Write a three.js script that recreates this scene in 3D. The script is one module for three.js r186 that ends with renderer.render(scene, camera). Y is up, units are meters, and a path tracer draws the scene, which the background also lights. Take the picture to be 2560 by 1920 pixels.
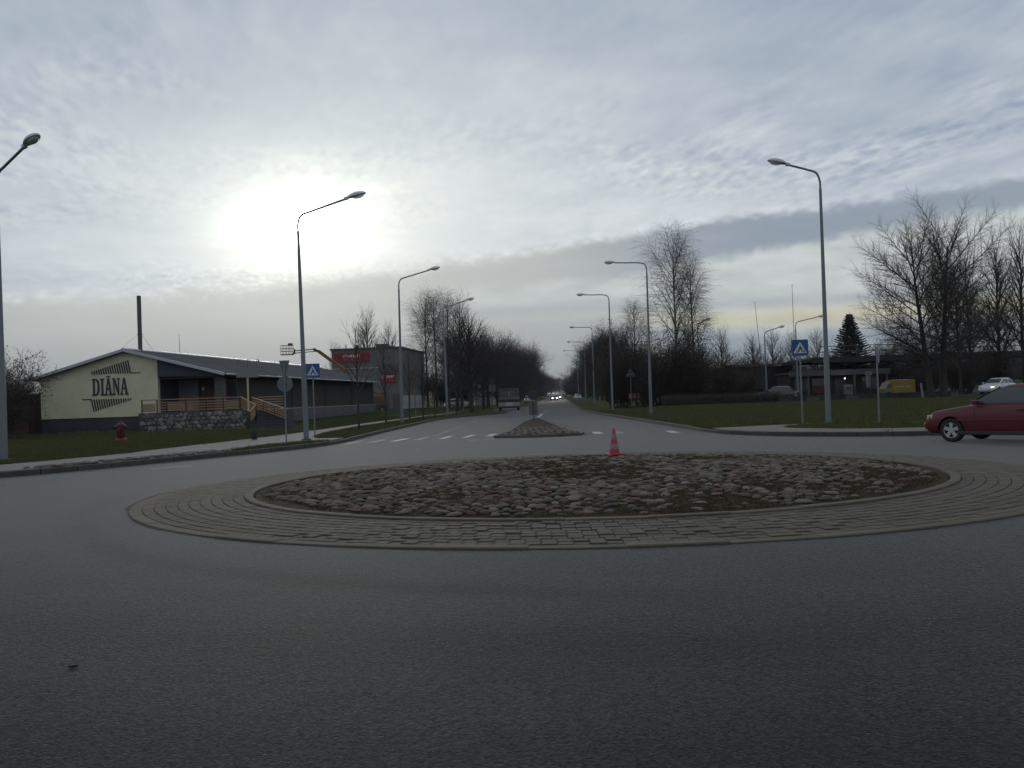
import * as THREE from 'three';
import { mergeGeometries, toCreasedNormals } from 'three/addons/utils/BufferGeometryUtils.js';
import { RoundedBoxGeometry } from 'three/addons/geometries/RoundedBoxGeometry.js';
import { FontLoader } from 'three/addons/loaders/FontLoader.js';
import { TextGeometry } from 'three/addons/geometries/TextGeometry.js';
import { Brush, Evaluator, SUBTRACTION } from 'three-bvh-csg';

// ---------------------------------------------------------------- camera, sky, sun, exposure
const scene = new THREE.Scene();
const camera = new THREE.PerspectiveCamera(43.515, 4 / 3, 0.1, 4000);
camera.position.set(0, 1.5, 0);
camera.rotation.set(0.0144525, 0, -0.0344332, 'XYZ');
const renderer = new THREE.WebGLRenderer({ antialias: true });
renderer.setSize(1024, 768);
renderer.toneMapping = THREE.LinearToneMapping;
renderer.toneMappingExposure = 1.0;
renderer.shadowMap.enabled = true;

const SUN_AZ = -12.0, SUN_EL = 10.4;                       // degrees, right of straight ahead / above the horizon
const D2R = Math.PI / 180;
const dirOf = (az, el) => new THREE.Vector3(Math.sin(az * D2R) * Math.cos(el * D2R), Math.sin(el * D2R), -Math.cos(az * D2R) * Math.cos(el * D2R));
const sun = new THREE.DirectionalLight(new THREE.Color(1.0, 0.93, 0.82), 0.5);
sun.position.copy(dirOf(SUN_AZ, SUN_EL).multiplyScalar(300)).add(new THREE.Vector3(0, 0, -50));
sun.target.position.set(0, 0, -50);
sun.castShadow = true; sun.shadow.radius = 22; sun.shadow.mapSize.set(4096, 4096);
Object.assign(sun.shadow.camera, { left: -120, right: 120, top: 120, bottom: -120, near: 10, far: 700 });
scene.add(sun, sun.target);

// ---- numbers
function mulberry(a) { return () => { a = (a + 0x6d2b79f5) | 0; let t = Math.imul(a ^ (a >>> 15), 1 | a); t = (t + Math.imul(t ^ (t >>> 7), 61 | t)) ^ t; return ((t ^ (t >>> 14)) >>> 0) / 4294967296; }; }
const hash2 = (x, y) => { let h = Math.imul(x | 0, 374761393) + Math.imul(y | 0, 668265263); h = Math.imul(h ^ (h >>> 13), 1274126177); return ((h ^ (h >>> 16)) >>> 0) / 4294967296; };
const mod = (a, n) => ((a % n) + n) % n;
const clamp = (x, a = 0, b = 1) => Math.min(b, Math.max(a, x));
const ss = (a, b, x) => { const t = clamp((x - a) / (b - a)); return t * t * (3 - 2 * t); };
const lerp = (a, b, t) => a + (b - a) * t;
function vnoise(x, y, per = 0) {                            // value noise, -1..1, repeating after per cells when per > 0
  const xi = Math.floor(x), yi = Math.floor(y); let fx = x - xi, fy = y - yi; fx = fx * fx * (3 - 2 * fx); fy = fy * fy * (3 - 2 * fy);
  const w = (a) => (per ? mod(a, per) : a);
  const a = hash2(w(xi), w(yi)), b = hash2(w(xi + 1), w(yi)), c = hash2(w(xi), w(yi + 1)), d = hash2(w(xi + 1), w(yi + 1));
  return (a + (b - a) * fx + (c - a) * fy + (a - b - c + d) * fx * fy) * 2 - 1;
}
function fbm(x, y, oct = 4, per = 0) { let s = 0, a = 0.5, n = 0; for (let i = 0; i < oct; i++) { s += a * vnoise(x + i * 17 * (per ? 0 : 1), y + i * 31 * (per ? 0 : 1), per); n += a; x *= 2; y *= 2; per *= 2; a *= 0.5; } return s / n; }
function poly1(pts, x) { if (x <= pts[0][0]) return pts[0][1]; for (let i = 1; i < pts.length; i++) if (x <= pts[i][0]) { const [a, b] = pts[i - 1], [c, d] = pts[i]; return b + (d - b) * (x - a) / (c - a); } return pts[pts.length - 1][1]; }

// ---- the sky: thin high cloud with a veiled sun, over a lower bank of grey cloud
const bankTop = [[-28, 6.1], [-25.7, 6.3], [-18.6, 6.6], [-13.5, 7.15], [-9.5, 7.4], [-5.4, 7.9], [0, 8.5], [5.6, 9.1], [13.7, 10.0], [21.3, 10.2], [28.4, 10.5]];
const bankLow = [[-8, 6.3], [0, 6.9], [5.5, 6.9], [9.6, 7.4], [13.6, 7.9], [18.8, 8.5], [23.6, 8.8], [28.4, 9.2]];
function skyAt(az, el) {
  const e = Math.max(el, 0.2), t = 1 / Math.tan(Math.max(e, 2.5) * D2R), u = Math.sin(az * D2R) * t, v = Math.cos(az * D2R) * t;
  const cosd = Math.sin(e * D2R) * Math.sin(SUN_EL * D2R) + Math.cos(e * D2R) * Math.cos(SUN_EL * D2R) * Math.cos((az - SUN_AZ) * D2R);
  const th = Math.acos(clamp(cosd, -1, 1)) / D2R, oval = Math.hypot((az - SUN_AZ) * 0.9, (e - SUN_EL) * 1.45), near0 = Math.abs(az - SUN_AZ) < 40 ? oval : th;
  // high cloud
  const big = fbm(u * 1.1 + 3.1, v * 0.9 + 7.7, 4), mid = fbm(u * 5.5 + 1.4 * big + 11 + v * 0.8, v * 2.4 - 5, 4);
  const streak = fbm(u * 0.9 + v * 0.25 + 40, v * 3.4 - u * 1.1 + 9, 4);
  const ripMask = ss(-0.25, 0.45, fbm(u * 0.8 + 21, v * 0.7 + 2, 3) + 0.25 * Math.exp(-(((az + 4) / 12) ** 2) - ((e - 15.5) / 5) ** 2));
  const rip = fbm(u * 30 + v * 7 + 1.5 * mid, v * 10.5 - u * 4 + 60, 3);
  const wide = Math.exp(-(((az + 6) / 26) ** 2) - ((e - 9.5) / 8.5) ** 2);
  let s = 0.3 + 0.17 * ss(38, 80, Math.abs(az)) + 0.57 * wide + 0.17 * big + 0.2 * mid + 0.12 * streak + 0.52 * rip * (0.1 + 0.9 * ripMask);
  s = clamp(s, 0, 1);
  let r = lerp(0.285, 0.7, s), g = lerp(0.348, 0.74, s), b = lerp(0.46, 0.755, s);
  // lower bank and the gap under it to the right
  const wob = 0.22 * fbm(az * 0.55 + 5, e * 1.2, 3) + 0.16 * fbm(az * 2.4, e * 3.5 + 8, 3);
  const azc = clamp(az, -60, 60), top = poly1(bankTop, azc) + wob;
  const edge = lerp(1.15, 0.42, ss(-12, 8, az)), bank = ss(top + edge, top - edge * 0.9, e + 0.25 * edge * rip);
  const gs = (0.72 * ss(-9, -1, az) + 0.28 * ss(0, 10, az)) * (1 - ss(42, 70, az)), gapLow = lerp(4.9, 3.4, ss(3, 13, az));
  const low = poly1(bankLow, azc) + wob * 1.3;
  const gap = gs * ss(low + 0.35, low - 0.5, e) * ss(gapLow - 0.6, gapLow + 0.5, e + 0.3 * fbm(az * 0.3, e * 2, 2));
  const soft = 0.03 * fbm(az * 0.16 + 3, e * 0.9 + 2, 4);
  const hz = ss(0, 6.5, e), near = Math.exp(-(((az + 14) / 20) ** 2));
  let br = lerp(0.345, 0.39 + 0.16 * near, hz) + soft, bg = lerp(0.37, 0.42 + 0.15 * near, hz) + soft, bb = lerp(0.385, 0.445 + 0.1 * near, hz) + soft;
  const rightBand = ss(2, 16, az);                                             // the bank is bluer away from the sun
  br = lerp(br, 0.285 + soft, rightBand * 0.9); bg = lerp(bg, 0.335 + soft, rightBand * 0.9); bb = lerp(bb, lerp(0.37, 0.41, hz) + soft, rightBand * 0.9);
  const yel = Math.exp(-(((e - 4.1) / 0.7) ** 2)), dk = Math.exp(-(((e - 5.15 + 0.01 * az) / 0.4) ** 2)) * 0.55;
  const gn = 0.11 * fbm(az * 0.45 + 9, e * 1.8, 4);
  let gr = lerp(0.56, 0.58, yel) + gn, gg = lerp(0.60, 0.56, yel) + gn, gb = lerp(0.59, 0.44, yel) + gn;
  gr = lerp(gr, 0.33, dk); gg = lerp(gg, 0.37, dk); gb = lerp(gb, 0.42, dk);
  br = lerp(br, gr, gap * 0.92); bg = lerp(bg, gg, gap * 0.92); bb = lerp(bb, gb, gap * 0.92);
  const fray = 0.09 * Math.exp(-(((e - top - 0.1) / 0.35) ** 2)) * (0.5 + fbm(az * 1.7, e * 4, 2));  // thin bright rim of the bank
  r = lerp(r, br, bank) + fray; g = lerp(g, bg, bank) + fray; b = lerp(b, bb, bank) + fray;
  // the veiled sun
  const th2 = near0 * (1 + 0.24 * mid + 0.22 * streak + 0.1 * rip * ripMask);
  const veil = (1 - 0.94 * bank) * (1 + 0.25 * rip * ripMask);
  const G = (9 * Math.exp(-((th2 / 1.5) ** 2)) + 0.9 * Math.exp(-((th2 / 3.0) ** 2)) + 0.3 * Math.exp(-((th2 / 7) ** 2)) + 0.08 * Math.exp(-((th2 / 14) ** 2))) * veil + 0.05 * bank * Math.exp(-((th / 9) ** 2));
  return [r + G, g + G * 0.99, b + G * 0.72];
}
{
  const W = 4096, Hh = 2048, data = new Float32Array(W * Hh * 4), low = [0, 0, 0];
  const step = (y) => ((y + 0.5) / Hh - 0.5) * 180;
  for (let y = Hh - 1; y >= Hh / 2; y--) {
    const el = step(y), skip = el > 45 ? 4 : (el > 27 ? 2 : 1);
    for (let x = 0; x < W; x++) {
      const az = ((x + 0.5) / W) * 360 - 90;                                   // u = atan2(z, x) / 2pi + 0.5
      const A = az > 180 ? az - 360 : az, o = (y * W + x) * 4, far = Math.abs(A) > 40 ? Math.max(skip, 2) : skip;
      if (x % far) { data.copyWithin(o, o - 4, o); continue; }
      const c = skyAt(A, el); data[o] = c[0]; data[o + 1] = c[1]; data[o + 2] = c[2]; data[o + 3] = 1;
    }
  }
  for (let y = 0; y < Hh / 2; y++) for (let x = 0; x < W; x++) { const o = (y * W + x) * 4; data[o] = 0.2; data[o + 1] = 0.21; data[o + 2] = 0.22; data[o + 3] = 1; }
  const sky = new THREE.DataTexture(data, W, Hh, THREE.RGBAFormat, THREE.FloatType);
  sky.mapping = THREE.EquirectangularReflectionMapping; sky.magFilter = THREE.LinearFilter; sky.minFilter = THREE.LinearFilter; sky.needsUpdate = true;
  scene.background = sky; scene.environment = sky;
}
scene.fog = new THREE.FogExp2(0xb6bcc2, 0.00012);

// ---------------------------------------------------------------- helpers
const taken = new Map();
function numbered(n) { const k = taken.get(n) || 0; taken.set(n, k + 1); return k ? n + '_' + String(k).padStart(3, '0') : n; }
const V = (x, y, z) => new THREE.Vector3(x, y, z);
function shadows(o) { o.castShadow = true; o.receiveShadow = true; return o; }
function tag(o, label, category, group, kind) { o.userData.label = label; if (category) o.userData.category = category; if (group) o.userData.group = group; if (kind) o.userData.kind = kind; return o; }
function thing(name, label, category, [x, y, z] = [0, 0, 0], turn = 0, group) { const o = new THREE.Group(); o.name = numbered(name); o.position.set(x, y, z); o.rotation.y = turn; scene.add(o); return tag(o, label, category, group); }
function struct(name, label) { const o = new THREE.Group(); o.name = numbered(name); scene.add(o); o.userData.kind = 'structure'; if (label) o.userData.label = label; return o; }
function part(name, geo, mat, parent, pos) { const m = shadows(new THREE.Mesh(Array.isArray(geo) ? merge(geo) : geo, mat)); m.name = name; if (pos) m.position.set(...pos); parent.add(m); return m; }
function merge(list) {
  list = list.map((g) => { const k = g.index ? g.toNonIndexed() : g; for (const n of Object.keys(k.attributes)) if (!['position', 'normal', 'uv'].includes(n)) k.deleteAttribute(n); if (!k.attributes.uv) k.setAttribute('uv', new THREE.BufferAttribute(new Float32Array(k.attributes.position.count * 2), 2)); return k; });
  return list.length === 1 ? list[0] : mergeGeometries(list);
}
function place(g, x = 0, y = 0, z = 0, ry = 0, rx = 0, rz = 0) { if (rz) g.rotateZ(rz); if (rx) g.rotateX(rx); if (ry) g.rotateY(ry); g.translate(x, y, z); return g; }
function uvMetres(g) {                                                          // uv in metres by the face's main direction
  g = g.index ? g.toNonIndexed() : g; g.computeVertexNormals(); const p = g.attributes.position, n = g.attributes.normal, uv = new Float32Array(p.count * 2);
  for (let i = 0; i < p.count; i++) { const ax = Math.abs(n.getX(i)), ay = Math.abs(n.getY(i)), az = Math.abs(n.getZ(i)); const [a, b] = ay >= ax && ay >= az ? [p.getX(i), p.getZ(i)] : ax > az ? [p.getZ(i), p.getY(i)] : [p.getX(i), p.getY(i)]; uv[2 * i] = a; uv[2 * i + 1] = b; }
  g.setAttribute('uv', new THREE.BufferAttribute(uv, 2)); return g;
}
const box = (w, h, d, x = 0, y = 0, z = 0, ry = 0, rx = 0, rz = 0) => place(uvMetres(new THREE.BoxGeometry(w, h, d)), x, y, z, ry, rx, rz);
const rbox = (w, h, d, r, x = 0, y = 0, z = 0, ry = 0, rx = 0, rz = 0) => place(new RoundedBoxGeometry(w, h, d, 2, r), x, y, z, ry, rx, rz);
const cyl = (r1, r0, h, x = 0, y = 0, z = 0, n = 12) => new THREE.CylinderGeometry(r1, r0, h, n).translate(x, y + h / 2, z);
function bar(a, b, r0, r1 = r0, n = 8) { const d = b.clone().sub(a), L = d.length(), g = new THREE.CylinderGeometry(r1, r0, L, n); g.translate(0, L / 2, 0); g.applyQuaternion(new THREE.Quaternion().setFromUnitVectors(V(0, 1, 0), d.normalize())); g.translate(a.x, a.y, a.z); return g; }
function beam(a, b, w, h) { const d = b.clone().sub(a), L = d.length(), g = uvMetres(new THREE.BoxGeometry(w, h, L)); g.translate(0, 0, L / 2); const m = new THREE.Matrix4().lookAt(b, a, V(0, 1, 0)); g.applyMatrix4(m); g.translate(a.x, a.y, a.z); return g; }
function tubeOf(pts, r, n = 8, seg = 24) { return new THREE.TubeGeometry(new THREE.CatmullRomCurve3(pts.map((p) => V(...p))), seg, r, n); }
function extrude(pts, depth, bevel = 0) { const s = new THREE.Shape(pts.map((p) => new THREE.Vector2(...p))); return new THREE.ExtrudeGeometry(s, { depth, bevelEnabled: bevel > 0, bevelSize: bevel, bevelThickness: bevel, bevelSegments: 1, curveSegments: 8 }); }
const lathe = (pts, n = 20) => new THREE.LatheGeometry(pts.map((p) => new THREE.Vector2(...p)), n);

// ---- textures
function tex(size, fn, srgb, metres) {
  const d = new Uint8Array(size * size * 4);
  for (let y = 0; y < size; y++) for (let x = 0; x < size; x++) { const c = fn(x / size, y / size, x, y), o = (y * size + x) * 4; d[o] = clamp(c[0]) * 255; d[o + 1] = clamp(c[1]) * 255; d[o + 2] = clamp(c[2]) * 255; d[o + 3] = 255; }
  const t = new THREE.DataTexture(d, size, size, THREE.RGBAFormat); t.wrapS = t.wrapT = THREE.RepeatWrapping; t.magFilter = THREE.LinearFilter; t.minFilter = THREE.LinearMipmapLinearFilter; t.generateMipmaps = true;
  if (srgb) t.colorSpace = THREE.SRGBColorSpace; t.repeat.set(1 / metres, 1 / metres); t.needsUpdate = true; return t;
}
const lin2s = (c) => (c <= 0.0031308 ? c * 12.92 : 1.055 * Math.pow(c, 1 / 2.4) - 0.055);
const enc = (r, g, b) => [lin2s(Math.max(0, r)), lin2s(Math.max(0, g)), lin2s(Math.max(0, b))];
const grey = (v) => [v, v, v];
// grain textures are about 1 so that a material's colour carries the base value: here encoded as colour maps around 0.8
function grainTex(size, metres, f) { return tex(size, (u, v, x, y) => { const k = f(u, v, x, y); return enc(k[0], k[1], k[2]); }, true, metres); }
const asphaltH = (u, v, x, y) => { const a = vnoise(u * 512, v * 512, 512), b = vnoise(u * 230 + 0.3, v * 230, 230), c = vnoise(u * 130, v * 130, 130); return 0.5 + 0.2 * a + 0.3 * b + 0.22 * c; };
const asphaltMap = grainTex(1024, 2.6, (u, v, x, y) => { const h = asphaltH(u, v, x, y), l = ss(0.72, 0.95, h), p = 0.54 + 1.15 * (h - 0.5) + 1.5 * l + 0.05 * fbm(u * 8, v * 8, 3, 8), t = 0.03 * vnoise(u * 200, v * 200, 200); return [p * (1 + t), p, p * (1 - t)]; });
const asphaltBump = tex(1024, (u, v, x, y) => grey(asphaltH(u, v, x, y)), false, 2.6);
const coarse = (amp, f, hue = 0) => (u, v) => { const a = fbm(u * f, v * f, 5, f), b = vnoise(u * f * 32, v * f * 32, f * 32), h = hue * fbm(u * f * 2 + 0.5, v * f * 2, 3, f * 2), p = 0.78 + amp * (a + 0.5 * b); return [p * (1 + h), p, p * (1 - h)]; };
const concreteMap = grainTex(512, 3, coarse(0.22, 6, 0.05));
const concreteBump = tex(512, (u, v) => grey(0.5 + 0.3 * fbm(u * 48, v * 48, 3, 48) + 0.2 * vnoise(u * 250, v * 250, 250)), false, 3);
const stuccoMap = grainTex(512, 4, (u, v) => { const s = fbm(u * 4, v * 4, 5, 4), n = vnoise(u * 220, v * 220, 220), p = 0.8 + 0.2 * s + 0.1 * n; return [p, p, p * (1 - 0.03 * s)]; });
const lawnMap = grainTex(1024, 7, (u, v) => { const a = fbm(u * 6, v * 6, 4, 6), b = fbm(u * 120, v * 120, 3, 120), c = ss(0.1, 0.6, fbm(u * 9 + 3, v * 9, 4, 9)), p = 0.66 + 0.2 * a + 0.4 * b; return [p * (0.95 + 0.5 * c), p * (1 + 0.08 * c), p * (0.85 + 0.3 * c)]; });
const lawnBump = tex(512, (u, v) => grey(0.5 + 0.45 * fbm(u * 60, v * 60, 3, 60)), false, 5);
const woodMap = grainTex(256, 1.2, (u, v) => { const p = 0.75 + 0.16 * fbm(u * 3, v * 48, 3, 3) + 0.08 * vnoise(u * 4, v * 90, 0) * 0; return [p, p * 0.98, p * 0.94]; });
const barkMap = grainTex(256, 1, (u, v) => { const p = 0.7 + 0.3 * fbm(u * 16, v * 5, 4, 5); return [p, p, p]; });
const soilMap = grainTex(1024, 4, (u, v) => { const a = fbm(u * 10, v * 10, 4, 10), n = fbm(u * 90, v * 90, 3, 90), m = ss(-0.1, 0.35, fbm(u * 5 + 2, v * 5 + 1, 4, 5)), p = 0.7 + 0.25 * a + 0.35 * n; return [p * lerp(1, 0.72, m), p * lerp(0.9, 0.98, m), p * lerp(0.8, 0.55, m)]; });
const stoneMap = grainTex(256, 0.5, (u, v) => { const p = 0.78 + 0.2 * fbm(u * 5, v * 5, 4, 5) + 0.16 * vnoise(u * 90, v * 90, 90), s = ss(0.55, 0.8, vnoise(u * 60, v * 60, 60)) * 0.2; return [p + s * 0.5, p + s * 0.4, p + s * 0.35]; });
const paintMap = grainTex(512, 2, (u, v) => { const w = ss(0.02, 0.3, fbm(u * 40, v * 40, 4, 40) + 0.3 * fbm(u * 5, v * 5, 2, 5)); const p = lerp(0.92, 0.3, w * 0.85) + 0.05 * vnoise(u * 256, v * 256, 256); return [p, p, p * 0.98]; });

const mats = {};
function mat(key, r, g, b, rough = 0.8, extra = {}) { if (!mats[key]) { const { metal = 0, ...rest } = extra; const P = rest.transmission || rest.clearcoat || rest.sheen || rest.specularIntensity !== undefined; mats[key] = new (P ? THREE.MeshPhysicalMaterial : THREE.MeshStandardMaterial)({ color: new THREE.Color().setRGB(r, g, b), roughness: rough, metalness: metal, ...rest }); mats[key].name = key; } return mats[key]; }
const asphalt = mat('asphalt', 0.046, 0.0476, 0.048, 0.84, { map: asphaltMap, bumpMap: asphaltBump, bumpScale: 0.003, vertexColors: true, specularIntensity: 0.35, sheen: 1.0, sheenRoughness: 0.3, sheenColor: new THREE.Color(0.85, 0.85, 0.85) });
const paver = [[0.1, 0.083, 0.056], [0.085, 0.072, 0.05], [0.114, 0.095, 0.064], [0.092, 0.075, 0.051]].map((c, i) => mat('paver' + i, ...c, 0.92, { map: concreteMap, bumpMap: concreteBump, bumpScale: 0.002 }));
const kerbMats = [[0.08, 0.075, 0.064], [0.07, 0.067, 0.059], [0.09, 0.085, 0.073]].map((c, i) => mat('kerbstone' + i, ...c, 0.85, { map: concreteMap, bumpMap: concreteBump, bumpScale: 0.003 }));
const pavement = mat('pavement', 0.165, 0.155, 0.15, 0.88, { map: concreteMap, bumpMap: concreteBump, bumpScale: 0.004 });
const brickPave = mat('brick pavement', 0.165, 0.135, 0.12, 0.88, { map: concreteMap, bumpMap: concreteBump, bumpScale: 0.004 });
const lawn = mat('lawn', 0.046, 0.068, 0.018, 0.97, { map: lawnMap, bumpMap: lawnBump, bumpScale: 0.05, specularIntensity: 0.1 });
const verge = mat('verge', 0.05, 0.048, 0.024, 0.97, { map: lawnMap, bumpMap: lawnBump, bumpScale: 0.05, specularIntensity: 0.1 });
const soil = mat('soil', 0.056, 0.04, 0.028, 0.97, { map: soilMap, bumpMap: lawnBump, bumpScale: 0.03, specularIntensity: 0.2 });
const galv = mat('galvanised steel', 0.16, 0.185, 0.2, 0.55, { metal: 0.3 });
const steelDark = mat('dark steel', 0.055, 0.058, 0.062, 0.5, { metal: 0.4 });
const signBack = mat('sign back', 0.12, 0.13, 0.132, 0.5, { metal: 0.3 });
const blackPlastic = mat('black plastic', 0.02, 0.02, 0.021, 0.55);
const rubber = mat('rubber', 0.018, 0.018, 0.018, 0.9);
const glassDark = mat('car glass', 0.045, 0.06, 0.065, 0.06, { metal: 0 });
const whitePaint = mat('road paint', 0.45, 0.45, 0.43, 0.7, { map: paintMap });
const wornPaint = mat('worn road paint', 0.22, 0.22, 0.21, 0.75, { map: paintMap });

// ---------------------------------------------------------------- the lie of the land
const rise = (z) => (z < -110 ? (-110 - z) * 0.0035 : 0);                       // the street climbs a little in the distance
const axisX = (z) => 3.2 + 0.0472 * (-z - 95);
function smoothLine(pts, closed = false) { const c = new THREE.CatmullRomCurve3(pts.map(([x, z]) => V(x, 0, z)), closed, 'centripetal'); return c; }
const leftKerbPts = [[-40, -8], [-28, -13], [-20, -16.6], [-14.9, -20.4], [-12.5, -23], [-11.2, -25], [-10.1, -27.2], [-8.9, -29.6], [-7.6, -32.4], [-6.95, -34.6], [-6.6, -37], [-6.5, -42], [-6.4, -50], [-6.15, -60], [-5.9, -69.7], [-5.4, -76.5], [-4.1, -83], [-2.3, -88.4], [-0.95, -94], [-0.5, -99.5], [-0.75, -102.6], [-2.0, -104.6], [-2.5, -107], [-2.2, -128], [-0.8, -134], [1.4, -139], [2.4, -150], [5.2, -210], [14.1, -400], [23.6, -600]];
const rightKerbPts = [[60, -14], [40, -21.3], [30, -24.4], [20, -26.3], [14.5, -27.2], [11.1, -28.1], [9.4, -29.4], [8.1, -31], [7.35, -33], [7.05, -35.6], [7.0, -39], [6.9, -48], [6.75, -62], [6.6, -80], [6.75, -95], [7.6, -112], [9.2, -145], [12.3, -210], [21.2, -400], [30.6, -600]];
function dense(pts, n) { const c = smoothLine(pts), out = []; for (let i = 0; i <= n; i++) { const p = c.getPoint(i / n); out.push([p.x, p.z]); } return out; }
const leftKerb = dense(leftKerbPts, 600), rightKerb = dense(rightKerbPts, 500);
function xAt(line, z) { for (let i = 1; i < line.length; i++) if (line[i][1] <= z) { const [a, b] = line[i - 1], [c, d] = line[i]; return a + (c - a) * (z - b) / ((d - b) || 1e-9); } return line[line.length - 1][0]; }
const pathLeft = [[-40, -9.6], [-28, -14.9], [-20.6, -18.6], [-16.6, -22.3], [-14.1, -26.4], [-13.3, -28.3], [-12.65, -30.4], [-12.35, -33], [-12.0, -35.7], [-11.5, -38.6], [-11, -43], [-10.65, -48], [-10.45, -53], [-10.2, -60], [-9.85, -66], [-9.4, -72], [-8.8, -81], [-7.9, -95], [-6.9, -108]];
const HL = (x, z) => rise(z) + 0.14 + 0.16 * ss(0.3, 4, (z > -9.6 ? -40 : xAt(pathLeft, z)) - x) + 0.3 * ss(-62, -100, z) * ss(-10.5, -14, x) * (1 - ss(-115, -150, z) * 0.5);
const HR = (x, z) => rise(z) + 0.13 + 0.22 * ss(-40, -80, z) * ss(8.5, 14, x);
function sheet(rows, cols, at, uvK = 1) {                                        // a grid of points at(i, j) -> [x, y, z]
  const pos = [], uv = [], idx = []; for (let i = 0; i <= rows; i++) for (let j = 0; j <= cols; j++) { const p = at(i, j); pos.push(...p); uv.push(p[0] * uvK, p[2] * uvK); }
  for (let i = 0; i < rows; i++) for (let j = 0; j < cols; j++) { const a = i * (cols + 1) + j; idx.push(a, a + 1, a + cols + 1, a + 1, a + cols + 2, a + cols + 1); }
  const g = new THREE.BufferGeometry(); g.setAttribute('position', new THREE.Float32BufferAttribute(pos, 3)); g.setAttribute('uv', new THREE.Float32BufferAttribute(uv, 2)); g.setIndex(idx); g.computeVertexNormals();
  if (g.attributes.normal.getY(0) < 0) { for (let k = 0; k < idx.length; k += 3) [idx[k], idx[k + 1]] = [idx[k + 1], idx[k]]; g.setIndex(idx); g.computeVertexNormals(); }
  return g;
}
function flat(pts, y) { const s = new THREE.Shape(pts.map(([x, z]) => new THREE.Vector2(x, -z))), g = new THREE.ShapeGeometry(s); g.rotateX(-Math.PI / 2); g.translate(0, y, 0); const p = g.attributes.position, uv = g.attributes.uv; for (let i = 0; i < p.count; i++) uv.setXY(i, p.getX(i), p.getZ(i)); return g; }
const inside = (pts, x, z) => { let c = false; for (let i = 0, j = pts.length - 1; i < pts.length; j = i++) { const [xi, zi] = pts[i], [xj, zj] = pts[j]; if ((zi > z) !== (zj > z) && x < ((xj - xi) * (z - zi)) / (zj - zi) + xi) c = !c; } return c; };

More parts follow.
